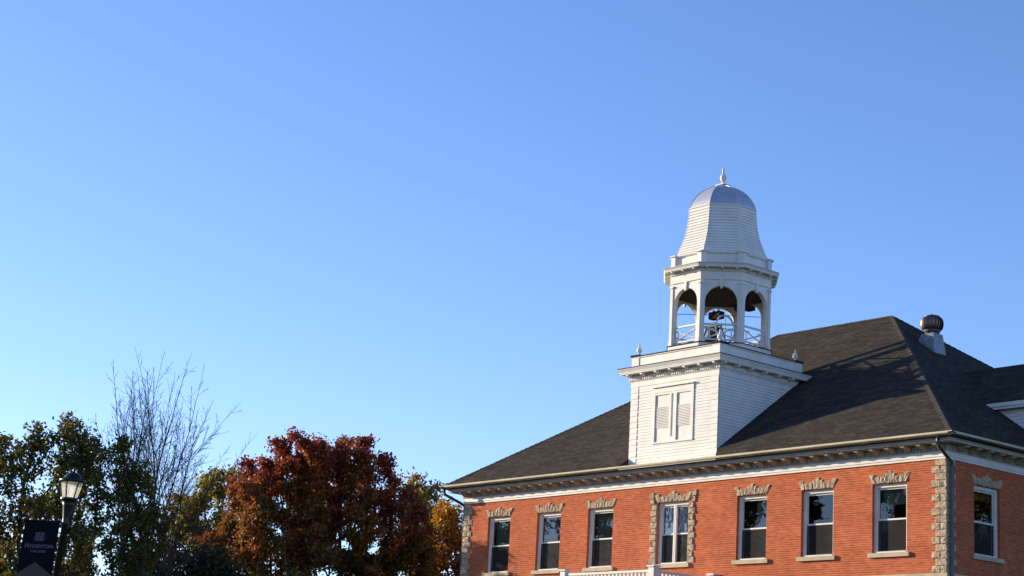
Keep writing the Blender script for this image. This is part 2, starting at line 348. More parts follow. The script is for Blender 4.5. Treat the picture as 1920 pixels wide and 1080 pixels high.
def window(c, w, T, kind, seed):
    a, b = c-w/2, c+w/2
    def bx(m, *q): m.box(*q); return m
    fr = MB(T)                                                   # casing
    fr.box(a+.002, a+.085, .095, .16, .002, 1.998); fr.box(b-.085, b-.002, .095, .16, .002, 1.998)
    fr.box(a+.085, b-.085, .097, .16, 1.90, 1.998); fr.box(a+.085, b-.085, .05, .19, .002, .05)
    fr.box(a+.002, b-.002, .19, .29, 0.003, .04)
    fr.box(a+.085, a+.105, .115, .155, .05, 1.90); fr.box(b-.105, b-.085, .115, .155, .05, 1.90)
    win = part('window', fr, M['white'], hall)
    ua, ub = a+.085, b-.085
    def sash(z0, z1, d, st=.05, mid=False):
        m = MB(T); m.box(ua, ua+st, d, d+.035, z0, z1); m.box(ub-st, ub, d, d+.035, z0, z1)
        m.box(ua+st, ub-st, d, d+.035, z0, z0+.045); m.box(ua+st, ub-st, d, d+.035, z1-.055, z1)
        s = part('sash', m, M['white'], win)
        p = MB(T); p.add([(ua+st, d+.02, z0+.045), (ub-st, d+.02, z0+.045), (ub-st, d+.02, z1-.055), (ua+st, d+.02, z1-.055)], [(0,1,2,3)])
        part('pane', p, M['old_glass'] if kind == 'mullion' else M['glass'], win)
    sash(.955, 1.90, .162); sash(.05, .995, .2)
    sc = MB(T); sc.add([(ua+.012, .172, .05), (ub-.012, .172, .05), (ub-.012, .172, .95), (ua+.012, .172, .95)], [(0,1,2,3)])
    part('insect_screen', sc, M['screen'], win)
    if kind == 'mullion':
        part('mullion', MB(T).box(c-.055, c-.012, .10, .24, .05, 1.90).box(c+.012, c+.055, .10, .24, .05, 1.90).box(c-.012, c+.012, .13, .24, .05, 1.90), M['white'], win)
        cu = MB(T)
        for x0, x1 in ((ua+.06, c-.08), (c+.08, ub-.06)):
            n = 24; pts = [(x0+(x1-x0)*i/n, .245+.018*math.sin(i*1.9)+.014*math.sin(i*.7+seed)) for i in range(n+1)]
            cu.add([(p[0], p[1], .98) for p in pts]+[(p[0], p[1], 1.9) for p in pts], [(i, i+1, n+2+i, n+1+i) for i in range(n)])
        part('reflection_sheet', cu, M['reflection_sheet'], win, True)  # wavy sheet added behind the glass to imitate a sky reflection
    if kind == 'blind':
        bl = MB(T); x = c-.1
        while x < ub:
            bl.add([(x, .36, .06), (x+.07, .40, .06), (x+.07, .40, 1.95), (x, .36, 1.95)], [(0,1,2,3)]); x += .075
        part('vertical_blind', bl, M['blind'], win)
    if isinstance(kind, float):
        part('pane_haze_sheet', MB(T).add([(ua, .33, kind), (ub, .33, kind), (ub, .33, 1.98), (ua, .33, 1.98)], [(0,1,2,3)]), M['shade'], win)  # sheet added behind the glass to lighten the dark upper panes
    part('window_sill', MB(T).box(a-.11, b+.11, -.075, .049, -.125, -.001), M['ashlar'], win)
    # flat arch of splayed stones with raised ears and stepped key
    z0 = 2.004; cuts = [(-.62, .275), (-.46, .20), (-.32, .20), (-.19, .275), (-.075, .345), (.075, .275), (.19, .20), (.32, .20), (.46, .275), (.62, 0)]
    sc_ = w/1.237
    def top(u, h): return u*(1+.78*h*min(1, abs(u)/.5))
    for i in range(len(cuts)-1):
        u0, h = cuts[i][0]*sc_, cuts[i][1]; u1 = cuts[i+1][0]*sc_
        if h == .345: h = .345
        t0, t1 = top(u0, h), top(u1, h)
        stone('lintel_stone', [(c+u0+.004, z0), (c+u1-.004, z0), (c+t1-.004, z0+h), (c+t0+.004, z0+h)], win, T, .03, .05, seed*20+i)
    if kind == 'mullion':
        for s in (-1, 1):
            for i in range(12):
                ww = (.31, .235)[i % 2]; zz = .002+i*.1945; e = c+s*(w/2); q0, q1 = (e, e+s*ww) if s > 0 else (e-ww, e)
                if i > 9: q0, q1 = (q0+.13, q1) if s > 0 else (q0, q1-.13)
                if i == 11: q0, q1 = (q0+.02, q1+.12) if s > 0 else (q0-.12, q1-.02)
                stone('jamb_stone', rect(q0, q1, zz, zz+.1945), win, T, .03, .06, seed*50+i+20*s)
    return win
kinds = [.85, 1.15, .62, 'mullion', 'blind', 'plain', 1.42]
for i, c in enumerate(WC): window(c, WW4 if i == 3 else WW, None, kinds[i], i+1)
for k, (a, b) in enumerate(sopen): window((a+b)/2, WW, SIDE, 'plain', 31+k)

# frieze, dentils, brackets, soffit, gutters. e = distance outwards from the wall
def ringboard(name, e, z0, z1, m, e_in=0.):
    mb = MB()
    mb.box(-W-e, e, -e, -e_in, z0, z1); mb.box(e_in, e, -e_in, DEPTH, z0, z1); mb.box(-W-e, -W-e_in, -e_in, DEPTH, z0, z1)
    return part(name, mb, m, hall)
ringboard('frieze_board', .042, ZF, ZF+.065, M['white']); ringboard('frieze_board', .062, ZF+.065, ZF+.205, M['white'])
ringboard('frieze_moulding', .085, ZF+.205, ZF+.235, M['grey_trim'])
ringboard('dentil_backing', .05, ZF+.235, ZF+.42, M['grey_trim'])
dn = MB(); x = -W-.06
while x < .06: dn.box(x, x+.055, -.095, -.05, ZF+.245, ZF+.325); x += .105
y = -.04
while y < DEPTH: dn.box(.05, .095, y, y+.055, ZF+.245, ZF+.325); y += .105
part('dentil_course', dn, M['grey_trim'], hall, kind='stuff')
ringboard('bed_moulding', .11, ZF+.335, ZF+.375, M['grey_trim'], .05)
ringboard('soffit', .46, ZF+.42, ZF+.45, M['grey_trim'], -.2)
ringboard('fascia_board', .47, ZF+.405, ZF+.525, M['grey_trim'], .44)
ringboard('eave_board', .64, ZF+.527, ZF+.545, M['grey_trim'], .2)
prof = [(.05, 0), (.42, 0), (.435, -.03), (.42, -.07), (.37, -.085), (.31, -.08), (.24, -.095), (.17, -.15), (.10, -.165), (.05, -.15)]
def bracket_mesh():
    mb = MB(); n = len(prof); wv = [-.105, -.07, .07, .105]
    vs = [];
    for i, wu in enumerate(wv):
        s = 1 if i in (1, 2) else .86
        vs += [(wu, -(p[0] if p[0] < .06 else .05+(p[0]-.05)*s), p[1]*s) for p in prof]
    fs = [tuple(range(n)), tuple(range(4*n-1, 3*n-1, -1))]
    for j in range(3): fs += [(j*n+i, (j+1)*n+i, (j+1)*n+(i+1) % n, j*n+(i+1) % n) for i in range(n)]
    return mb.add(vs, fs).mesh('bracket', M['tan'])
bm_ = bracket_mesh(); nb = 39
for i in range(nb): inst('eave_bracket', bm_, hall, (-W+.12+i*(W-.24)/(nb-1), 0, ZF+.419))
for i in range(20): inst('eave_bracket', bm_, hall, (0, .45+i*.555, ZF+.419), R(90))
gp = [(.575, 3.107), (.62, 3.107), (.655, 3.135), (.675, 3.165), (.683, 3.205), (.67, 3.205), (.66, 3.18), (.575, 3.18)]
gm = MB(); gm.extrude([(-e, z) for e, z in gp], -W-.683, .683, 'x'); part('gutter', gm, M['gutter'], hall)
gm = MB(); gm.extrude([(e, z) for e, z in gp], -.574, DEPTH+.6, 'y'); part('gutter', gm, M['gutter'], hall)
gm = MB(); gm.extrude([(-W-e, z) for e, z in gp], -.574, DEPTH+.6, 'y'); part('gutter', gm, M['gutter'], hall)
hc = MB(); x = -W-.3
while x < .5: hc.box(x, x+.05, -.686, -.60, 3.206, 3.216); x += .62
part('gutter_hangers', hc, M['dark'], hall, kind='stuff')
def spout(path): return part('downspout', MB().tube(path, .052, 10), M['pipe'], hall, True)
spout([(.17, -.62, 3.09), (.17, -.62, 2.93), (.16, -.58, 2.82), (.14, -.08, 2.52), (.135, .06, 2.44), (.125, .09, 2.3), (.125, .09, -2), (.125, .09, -6.9)])
spout([(-W-.52, -.62, 3.09), (-W-.52, -.62, 2.98), (-W-.50, -.58, 2.88), (-W-.16, -.08, 2.60), (-W-.14, .06, 2.54), (-W-.13, .09, 2.4), (-W-.13, .09, -2), (-W-.13, .09, -6.9)])

# main roof
e0, ze = .66, 3.175
corners = [(-W-e0, -e0, ze), (e0, -e0, ze), (e0, DEPTH+e0, ze), (-W-e0, DEPTH+e0, ze)]
la, ra = (-W-AX, AY, AZ), (AX, AY, AZ)
th = .09
nl, nr, ny = XC-2.006, XC+2.006, -.135          # notch where the tower front comes down to the gutter
zr_ = lambda y: ze+(AZ-ze)/(AY+e0)*(y+e0)
rf = MB(); rf.add(corners+[la, ra]+[(p[0], p[1], p[2]-th) for p in corners]+[(nl, -e0, ze), (nl, ny, zr_(ny)), (nr, ny, zr_(ny)), (nr+.42, -e0, ze), (nl, -e0, ze-th), (nr+.42, -e0, ze-th), (nl, ny, ze-th), (nr, ny, ze-th), (nl, AY, AZ), (nr, AY, AZ), (-W-AX, AY, AZ)],
    [(0, 10, 11, 4), (10, 0, 6, 14), (4, 11, 12, 5), (12, 13, 1, 5), (13, 15, 7, 1), (11, 10, 14, 16), (13, 12, 17, 15), (1,2,5), (2,3,4,5), (3,0,4), (1,7,8,2), (2,8,9,3), (3,9,6,0), (9,8,7,6)])
roof = part('roof', rf, M['shingle'], hall)
def cap_run(p0, p1, n1, n2, name='ridge_caps'):
    """overlapping cap shingles bent over a hip or ridge between planes with normals n1, n2"""
    p0, p1 = Vector(p0), Vector(p1); L = (p1-p0).length; t = (p1-p0)/L; n = int(L/.2); mb = MB()
    n1, n2 = Vector(n1).normalized(), Vector(n2).normalized(); up = (n1+n2).normalized(); sides = []
    for nn in (n1, n2):
        q = nn.cross(t).normalized(); sides.append(q if q.z < 0 else -q)
    for i in range(n):
        w = .125+rnd.uniform(-.012, .012); a, b = p0+t*(i*L/n-.03), p0+t*((i+1)*L/n); l0, l1 = .022+rnd.uniform(0, .008), .010
        q = [a+sides[0]*w+up*l0, a+up*l0, a+sides[1]*w+up*l0, b+sides[0]*w+up*l1, b+up*l1, b+sides[1]*w+up*l1, a+sides[0]*w-up*.01, a-up*.01, a+sides[1]*w-up*.01]
        mb.add([tuple(v) for v in q], [(0,1,4,3), (1,2,5,4), (6,7,1,0), (7,8,2,1)])
    return part(name, mb, M['cap'], roof, kind='stuff')
M['cap'] = mat('brown cap shingles', (.056, .046, .038), .95, var=(.034, .029, .025), vscale=6)
NF, NB, NR, NL = (0, -.72, 1), (0, .72, 1), (.70, 0, 1), (-.70, 0, 1)
cap_run(corners[1], ra, NF, NR); cap_run(corners[0], la, NF, NL); cap_run(la, ra, NF, NB); cap_run(corners[2], ra, NB, NR)

# side cross gable on the right-hand roof slope
gy0, gy1, gz = 5.03, 9.1, 5.08          # cheek planes and eave height
gx = 1.3
dm = MB(); zb_ = 2.9; n = int((gz-zb_)/.11)
for i in range(n):
    z0 = zb_+i*.11; dm.add([(-3.2, gy0-.016, z0), (gx, gy0-.016, z0), (gx, gy0, z0+.112), (-3.2, gy0, z0+.112), (-3.2, gy0, z0), (gx, gy0, z0)], [(0,1,2,3), (4,5,1,0)])
dm.add([(-3.2, gy0, zb_), (gx, gy0, zb_), (gx, gy0, gz), (-3.2, gy0, gz)], [(0,1,2,3)])
dm.add([(gx, gy0, zb_), (gx, gy1, zb_), (gx, gy1, gz), (gx, (gy0+gy1)/2, gz+1.45), (gx, gy0, gz)], [(0,1,2,3,4)])
dorm = part('gable_wall', dm, M['siding'], hall)
ymid = (gy0+gy1)/2; hz = gz+.02
gr = MB(); gr.extrude([(gy0-.28, hz+.03), (ymid, hz+.03+.71*(ymid-gy0+.28)), (gy1+.28, hz+.03), (gy1+.28, hz-.02), (ymid, hz-.02+.71*(ymid-gy0+.28)), (gy0-.28, hz-.02)], -7.6, gx+.35, 'x')
part('gable_roof', gr, M['shingle'], dorm)
part('gable_fascia', MB().box(-2.05, gx+.33, gy0-.275, gy0-.24, hz-.14, hz-.022).box(-2.02, gx+.33, gy0-.24, gy0-.2, hz-.22, hz-.10).box(-2.0, gx+.2, gy0-.2, gy0-.001, hz-.16, hz-.12), M['white'], dorm)

# ------------------------------------------------------------------ bell tower (part of the hall)
T2, YT, ZB, ZT = 2.004, -.141, 3.19, 6.16
TD = 3.966; YC = 1.91
x0, x1, y0, y1 = XC-T2, XC+T2, YT, YT+TD
def lap(mb, a, b, zlo, zhi, h, proud, base, T):
    """lapped courses between u=a and u=b; base = setback of the wall line (negative is outwards)"""
    n = max(1, round((zhi-zlo)/h)); h = (zhi-zlo)/n
    for i in range(n):
        z = zlo+i*h; pr = proud*rnd.uniform(.8, 1.2)
        mb.add([(a, base-pr, z), (b, base-pr, z), (b, base-.001, z+h), (a, base-.001, z+h), (a, base, z), (b, base, z)], [(0,1,2,3), (4,5,1,0)])
FT = lambda u, d, z: (XC+u, YT+d, z)
RT = lambda u, d, z: (x1-d, YT+u, z)
core = MB().box(x0+.003, x1-.003, y0+.003, y1, ZB, 6.35)
tower = part('tower', core, M['siding'], hall)
sg = MB(FT); hw = T2-.36
for a, b, zl, zh in [(-hw, -.93, ZB, 5.94), (.93, hw, ZB, 5.94), (-.93, .93, ZB, 3.97), (-.93, .93, 5.82, 5.94)]: lap(sg, a, b, zl, zh, .098, .014, .0, FT)
part('shingle_siding', sg, M['siding'], tower)
for s in (-1, 1):
    cb = MB(FT); lap(cb, *sorted((s*(hw+.012), s*T2)), ZB, 5.94, .196, .014, -.012, FT); part('corner_siding', cb, M['siding'], tower)
sg = MB(RT); lap(sg, .02, TD, ZB, 5.94, .098, .02, 0, RT); part('shingle_siding', sg, M['siding'], tower)
part('flashing_ledge', MB().box(x0+.004, x1-.004, -.57, YT-.02, 3.11, 3.165), M['siding'], tower)
# louvred double window
lw = MB(FT)
lw.box(-.93, -.82, -.035, .0, 3.98, 5.62); lw.box(.82, .93, -.035, .0, 3.98, 5.62); lw.box(-.93, .93, -.04, .0, 5.62, 5.80)
lw.box(-.93, .93, -.045, 0, 3.93, 3.98); lw.box(-.97, .97, -.095, 0, 5.80, 5.835)
lw.box(-.82, .82, -.032, 0, 5.55, 5.62)
lw.box(-.17, -.075, -.035, 0, 3.98, 5.55); lw.box(.02, .17, -.035, 0, 3.98, 5.55); lw.box(-.075, .02, -.034, 0, 3.98, 4.12)
lo = part('louvre_frame', lw, M['white'], tower)
for a, b in ((-.82, -.17), (.17, .82)):
    part('panel', MB(FT).box(a, b, .002, .03, 3.98, 4.45), M['white'], tower); part('panel', MB(FT).box(a, b, .002, .03, 5.18, 5.55), M['white'], tower)
    lv = MB(FT)
    for i in range(14):
        z = 4.455+i*.0515; lv.add([(a, -.02, z), (b, -.02, z), (b, .002, z+.042), (a, .002, z+.042), (a, -.008, z), (b, -.008, z)], [(0,1,2,3), (4,5,1,0)])
    part('louvre', lv, M['white'], tower)
# tower frieze, dentils, modillions, cornice, parapet
def sq(name, e, z0, z1, m, parent=None, e2=None):
    e2 = e if e2 is None else e2; mb = MB()
    v = [(x0-e, y0-e, z0), (x1+e, y0-e, z0), (x1+e, y1+e, z0), (x0-e, y1+e, z0), (x0-e2, y0-e2, z1), (x1+e2, y0-e2, z1), (x1+e2, y1+e2, z1), (x0-e2, y1+e2, z1)]
    mb.add(v, [(0,3,2,1), (4,5,6,7), (0,1,5,4), (1,2,6,5), (2,3,7,6), (3,0,4,7)]); return part(name, mb, m, parent or tower)
sq('tower_frieze', .02, 5.94, 6.13, M['white']); sq('bed_moulding', .04, 6.13, 6.15, M['white']); sq('dentil_backing', .03, 6.15, 6.32, M['white'])
dn = MB(); u = -T2-.06
while u < T2+.06: dn.box(XC+u, XC+u+.05, y0-.075, y0-.03, 6.165, 6.235); u += .1
v_ = y0-.03
while v_ < y1: dn.box(x1+.03, x1+.075, v_, v_+.05, 6.165, 6.235); v_ += .1
part('dentil_course', dn, M['white'], tower, kind='stuff')
md = MB().extrude([(.0, 0), (-.24, 0), (-.24, -.06), (-.14, -.075), (0, -.10)], -.045, .045, 'x').mesh('modillion', M['white'])
for i in range(7): inst('modillion', md, tower, (x0+.02+i*(2*T2-.04)/6, y0-.03, 6.36))
for i in range(7): inst('modillion', md, tower, (x1+.03, y0+.02+i*(TD-.04)/6, 6.36), R(90))
sq('cornice_soffit', .29, 6.361, 6.40, M['white']); sq('cornice_crown', .30, 6.40, 6.45, M['white'], e2=.31); sq('cornice_crown', .315, 6.45, 6.545, M['white'], e2=.365)
sq('cornice_flashing', .37, 6.545, 6.575, M['felt'], e2=.36)
sq('parapet', .0, 6.575, 6.95, M['white']); sq('parapet_cap', .03, 6.95, 6.985, M['white']); sq('parapet_flashing', .05, 6.985, 7.015, M['felt'])
ped = MB().box(-.17, .17, -.17, .17, 6.576, 6.99).mesh('pedestal', M['white'], shift=(0, 0, 6.576))
pc = MB().box(-.22, .22, -.22, .22, 0, .035).mesh('pedestal_cap', M['felt'])
fin = MB().box(-.10, .10, -.10, .10, 0, .03).lathe([(.07, .03), (.04, .06), (.045, .1), (.085, .14), (.095, .2), (.085, .25), (.04, .28), (.035, .31), (.025, .42), (.0, .45)], (0, 0, 0), 12).mesh('finial', M['white'])
for sx in (-1, 1):
    for yy in (y0+.15, y1-.15):
        px_ = XC+sx*(T2-.15)
        inst('pedestal', ped, tower, (px_, yy, 6.576)); inst('pedestal_cap', pc, tower, (px_, yy, 7.016)); inst('corner_finial', fin, tower, (px_, yy, 7.051))
part('deck_roof', MB().add([(x0-.04, y0-.04, 7.016), (x1+.04, y0-.04, 7.016), (x1+.04, y1+.04, 7.016), (x0-.04, y1+.04, 7.016), (XC, YC, 7.22)], [(0,1,4), (1,2,4), (2,3,4), (3,0,4)]), M['felt'], tower)

# octagonal belfry
K = math.tan(R(22.5)); OA = 1.65; Z1, Z2 = 7.27, 9.40
def octa(mb, rings, closed=True):
    """rings of (apothem, z)"""
    vs = []; fs = []
    for a, z in rings:
        rr = a/math.cos(R(22.5)); vs += [(XC+rr*math.cos(R(22.5+45*j)), YC+rr*math.sin(R(22.5+45*j)), z) for j in range(8)]
    for i in range(len(rings)-1):
        for j in range(8): fs.append((i*8+j, i*8+(j+1) % 8, (i+1)*8+(j+1) % 8, (i+1)*8+j))
    if closed: fs += [tuple(range(7, -1, -1)), tuple((len(rings)-1)*8+j for j in range(8))]
    return mb.add(vs, fs)
part('belfry_plinth', octa(MB(), [(OA+.06, 7.02), (OA+.06, 7.25)]), M['white'], tower)
part('belfry_floor', octa(MB(), [(OA+.09, 7.25), (OA+.09, 7.275)]), M['felt'], tower)
# one arched bay, u along the face, face at n=OA towards -Y
ap = MB(); hwid = OA*K; ow, zs, t_ = .535, 8.66, .16
NA = 16; arc = [(ow*math.cos(math.pi*i/NA), zs+ow*math.sin(math.pi*i/NA)) for i in range(NA+1)]
for d, flip in ((-OA, False), (-OA+t_, True)):
    hh = hwid if not flip else (OA-t_)*K
    F = []
    vs = [(-hh, d, Z1), (-ow, d, Z1), (-ow, d, zs), (-hh, d, zs), (ow, d, Z1), (hh, d, Z1), (hh, d, zs), (ow, d, zs)]
    F = [(0,1,2,3), (4,5,6,7)]
    top_ = len(vs); vs += [(p[0], d, p[1]) for p in arc]
    n_ = len(vs)
    for i in range(NA+1):
        ang = math.pi*i/NA; cx_, sx_ = math.cos(ang), math.sin(ang); q = min(hh/abs(cx_) if abs(cx_) > 1e-6 else 9, (Z2-zs)/sx_ if sx_ > 1e-6 else 9)
        vs.append((cx_*q, d, zs+sx_*q))
    for i in range(NA): F.append((top_+i, n_+i, n_+i+1, top_+i+1))
    c0 = math.atan2(Z2-zs, hh)
    vs += [(hh, d, Z2), (-hh, d, Z2)]; i0 = max(i for i in range(NA+1) if math.pi*i/NA < c0)
    F += [(n_+i0, len(vs)-2, n_+i0+1), (n_+NA-i0-1, len(vs)-1, n_+NA-i0)]
    ap.add(vs, [f[::-1] for f in F] if flip else F)
d0, d1 = -OA, -OA+t_
ap.add([(-ow, d0, Z1), (-ow, d1, Z1), (-ow, d1, zs), (-ow, d0, zs)], [(0,1,2,3)]); ap.add([(ow, d0, Z1), (ow, d1, Z1), (ow, d1, zs), (ow, d0, zs)], [(3,2,1,0)])
for i in range(NA): ap.add([(arc[i][0], d0, arc[i][1]), (arc[i+1][0], d0, arc[i+1][1]), (arc[i+1][0], d1, arc[i+1][1]), (arc[i][0], d1, arc[i][1])], [(0,3,2,1)])
apm = ap.mesh('arch_panel', M['white'], shift=(0, 0, Z1))
# pilaster wrapping a corner
Rc = OA/math.cos(R(22.5))
def corner_strip(w, pr, z0, z1, m, name):
    a = MB(); A0 = R(-67.5); n1 = (math.cos(R(-90)), math.sin(R(-90))); n2 = (math.cos(R(-45)), math.sin(R(-45)))
    cx, cy = Rc*math.cos(A0), Rc*math.sin(A0); tx = (-1, 0); ty = (math.cos(R(45)), math.sin(R(45)))
    ro = (OA+pr)/math.cos(R(22.5)); ox, oy = ro*math.cos(A0), ro*math.sin(A0)
    poly = [(cx+tx[0]*w, cy), (cx+tx[0]*w, cy-pr), (ox, oy), (cx+ty[0]*w+n2[0]*pr, cy+ty[1]*w+n2[1]*pr), (cx+ty[0]*w, cy+ty[1]*w), (cx*.98, cy*.98)]
    a.extrude(poly, z0, z1, 'z'); return a.mesh(name, m, shift=(0, 0, z0))
pil = corner_strip(.10, .03, Z1, 9.26, M['white'], 'pilaster'); capm = corner_strip(.12, .055, 9.26, 9.33, M['white'], 'capital'); bas = corner_strip(.12, .05, Z1, Z1+.14, M['white'], 'pilaster_base')
key = MB().extrude([(-.035, 9.10), (.035, 9.10), (.06, 9.40), (-.06, 9.40)], -OA-.04, -OA+.02, 'y').mesh('keystone', M['white'], shift=(0, 0, 9.1))
rl = MB(); w_, dd = .535, -OA+.08
rl.box(-w_, w_, dd-.03, dd+.03, 7.87, 7.93); rl.box(-w_, w_, dd-.025, dd+.025, 7.36, 7.41)
def bar(p, q, t=.019): rl.tube([(p[0], dd, p[1]), (q[0], dd, q[1])], t*1.3, 4)
bar((-w_, 7.40), (w_, 7.80)); bar((-w_, 7.80), (w_, 7.40)); bar((-w_*.68, 7.40), (-w_*.68, 7.74)); bar((w_*.68, 7.40), (w_*.68, 7.74)); bar((-w_*.95, 7.74), (-w_*.4, 7.74)); bar((w_*.95, 7.74), (w_*.4, 7.74))
rlm = rl.mesh('railing', M['white'], shift=(0, 0, 7.36))
for kk in range(8):
    z_ = R(45*kk)
    inst('arch_panel', apm, tower, (XC, YC, Z1), z_); inst('pilaster', pil, tower, (XC, YC, Z1), z_); inst('capital', capm, tower, (XC, YC, 9.26), z_)
    inst('pilaster_base', bas, tower, (XC, YC, Z1), z_); inst('keystone', key, tower, (XC, YC, 9.1), z_); inst('railing', rlm, tower, (XC, YC, 7.36), z_)
part('belfry_ceiling', octa(MB(), [(OA-.17, 9.22), (OA-.17, 9.30)]), M['ceiling'], tower)
part('belfry_frieze', octa(MB(), [(OA+.035, 9.40), (OA+.035, 9.66)]), M['white'], tower)
part('dentil_backing', octa(MB(), [(OA+.03, 9.66), (OA+.03, 9.79)]), M['white'], tower)
dn = MB()
for kk in range(8):
    a_ = R(-90+45*kk); nx, ny = math.cos(a_), math.sin(a_); tx, ty = -ny, nx; m_ = 14
    for i in range(m_):
        uu = -hwid+.03+i*(2*hwid-.06)/(m_-1); q = OA+.03
        c_ = [(XC+nx*(q+o_)+tx*(uu+s_), YC+ny*(q+o_)+ty*(uu+s_)) for o_, s_ in ((0, -.024), (.045, -.024), (.045, .024), (0, .024))]
        dn.add([(*c, 9.675) for c in c_]+[(*c, 9.735) for c in c_], [(0,1,2,3), (7,6,5,4), (0,4,5,1), (1,5,6,2), (2,6,7,3)])
part('dentil_course', dn, M['white'], tower, kind='stuff')
om = MB().extrude([(-OA-.03, 0), (-OA-.22, 0), (-OA-.22, -.045), (-OA-.03, -.055)], -.035, .035, 'x').mesh('modillion', M['white'])
for kk in range(8):
    for i in range(3):
        a_ = R(45*kk); uu = (i-1)*.5; inst('modillion', om, tower, (XC+math.cos(a_)*uu, YC+math.sin(a_)*uu, 9.79), a_)
part('belfry_cornice', octa(MB(), [(OA+.24, 9.791), (OA+.25, 9.83), (OA+.235, 9.831), (OA+.277, 9.905)]), M['white'], tower)
part('cornice_flashing', octa(MB(), [(OA+.285, 9.905), (OA+.285, 9.925)]), M['grey_trim'], tower)
part('drum', octa(MB(), [(1.60, 9.925), (1.60, 10.31)]), M['white'], tower); part('drum_cap', octa(MB(), [(1.63, 10.31), (1.66, 10.345)]), M['white'], tower)
Rb = 1.60
def drum_ped(w, pr, z0, z1, name):
    global OA, Rc
    o1, o2 = OA, Rc; OA = Rb; Rc = OA/math.cos(R(22.5)); m = corner_strip(w, pr, z0, z1, M['white'], name); OA, Rc = o1, o2; return m
dp, dc = drum_ped(.15, .09, 9.926, 10.35, 'drum_pedestal'), drum_ped(.19, .14, 10.35, 10.385, 'drum_pedestal_cap')
for kk in range(8):
    inst('drum_pedestal', dp, tower, (XC, YC, 9.926), R(45*kk)); inst('drum_pedestal_cap', dc, tower, (XC, YC, 10.35), R(45*kk))
# bell-shaped shingled roof in lapped courses
pz = [10.345, 10.48, 10.79, 11.17, 11.55, 11.94, 12.13]; pa = [1.575, 1.50, 1.37, 1.235, 1.165, 1.125, 1.115]
br_ = MB(); ncs = 17
for i in range(ncs):
    za, zb2 = pz[0]+(pz[-1]-pz[0])*i/ncs, pz[0]+(pz[-1]-pz[0])*(i+1)/ncs
    a0, a1 = float(np.interp(za, pz, pa)), float(np.interp(zb2, pz, pa))
    octa(br_, [(a0-.01, za), (a0+.026, za), (a1+.001, zb2+.002)], False)
part('bell_roof', br_, M['siding'], tower)
hipm = MB()
for kk in range(8):
    a_ = R(22.5+45*kk); path = [(XC+(float(np.interp(z, pz, pa))+.006)/math.cos(R(22.5))*math.cos(a_), YC+(float(np.interp(z, pz, pa))+.006)/math.cos(R(22.5))*math.sin(a_), z) for z in np.linspace(pz[0], pz[-1], 10)]
    hipm.tube(path, .016, 5)
part('hip_beads', hipm, M['white'], tower)
part('dome_moulding', octa(MB(), [(1.12, 12.12), (1.145, 12.15), (1.145, 12.18), (1.115, 12.20)]), M['white'], tower)
domep = [(1.118, 12.19), (1.10, 12.25), (1.06, 12.36), (1.0, 12.48), (.92, 12.61), (.82, 12.74), (.69, 12.86), (.53, 12.97), (.35, 13.06), (.16, 13.12), (.05, 13.13)]
part('dome', octa(MB(), domep), M['zinc'], tower)
dr_ = MB()
for kk in range(8):
    a_ = R(22.5+45*kk); dr_.tube([(XC+a/math.cos(R(22.5))*math.cos(a_), YC+a/math.cos(R(22.5))*math.sin(a_), z) for a, z in domep], .014, 5)
part('dome_seams', dr_, M['zinc'], tower)
ff = MB().box(XC-.13, XC+.13, YC-.13, YC+.13, 13.10, 13.16).box(XC-.19, XC+.19, YC-.19, YC+.19, 13.16, 13.19)
ff.lathe([(.10, 13.19), (.05, 13.24), (.045, 13.29), (.10, 13.36), (.115, 13.44), (.10, 13.52), (.045, 13.57), (.05, 13.60), (.045, 13.62), (.035, 13.80), (.0, 13.84)], (XC, YC, 0), 14)
part('spire_finial', ff, M['white'], tower)

# ------------------------------------------------------------------ things in the belfry
bell = thing('bell', 'dark bronze bell with pale wheel inside the open belfry', 'bell', (XC+.05, YC-.1, ZO+7.277))
bx_, by_ = XC+.0, YC-.25
part('bell_body', MB().lathe([(.42, 7.46), (.385, 7.52), (.31, 7.66), (.265, 7.84), (.245, 7.99), (.19, 8.09), (.05, 8.13)], (bx_, by_, 0), 20), M['bronze'], bell, True)
part('yoke', MB().box(bx_-.38, bx_+.38, by_-.05, by_+.05, 8.13, 8.20).box(bx_-.05, bx_+.05, by_-.05, by_+.05, 8.20, 8.27), M['dark'], bell)
st_ = MB()
for s in (-1, 1):
    st_.tube([(bx_+s*.38, by_-.35, 7.277), (bx_+s*.33, by_, 8.10)], .03, 6); st_.tube([(bx_+s*.38, by_+.35, 7.277), (bx_+s*.33, by_, 8.10)], .03, 6)
st_.box(bx_-.5, bx_+.5, by_-.40, by_-.30, 7.277, 7.36); st_.box(bx_-.5, bx_+.5, by_+.30, by_+.40, 7.277, 7.36)
part('stand', st_, M['rust'], bell)
wx, wr = bx_+.52, .46
part('wheel', MB().tube([(wx, by_+wr*math.cos(a), 7.98+wr*math.sin(a)) for a in np.linspace(0, 2*math.pi, 33)], .03, 6, False).tube([(wx, by_-wr, 7.98), (wx, by_+wr, 7.98)], .018, 5).tube([(wx, by_, 7.98-wr), (wx, by_, 7.98+wr)], .018, 5).tube([(bx_+.3, by_, 8.05), (wx, by_, 7.98)], .025, 6), M['grey_trim'], bell)
hb = thing('hanging_box', 'black box hung on two thin wires above the bell', 'box', (XC-.02, YC-.12, ZO+8.42))
part('casing', MB().box(XC-.27, XC+.23, YC-.25, YC-.0, 8.42, 8.66).box(XC-.05, XC+.02, YC-.28, YC-.25, 8.60, 8.69), M['black'], hb)
part('wire', MB().tube([(XC-.15, YC-.12, 8.66), (XC-.15, YC-.12, 9.22)], .006, 4), M['dark'], hb); part('wire', MB().tube([(XC+.07, YC-.12, 8.66), (XC+.07, YC-.12, 9.22)], .006, 4), M['dark'], hb)
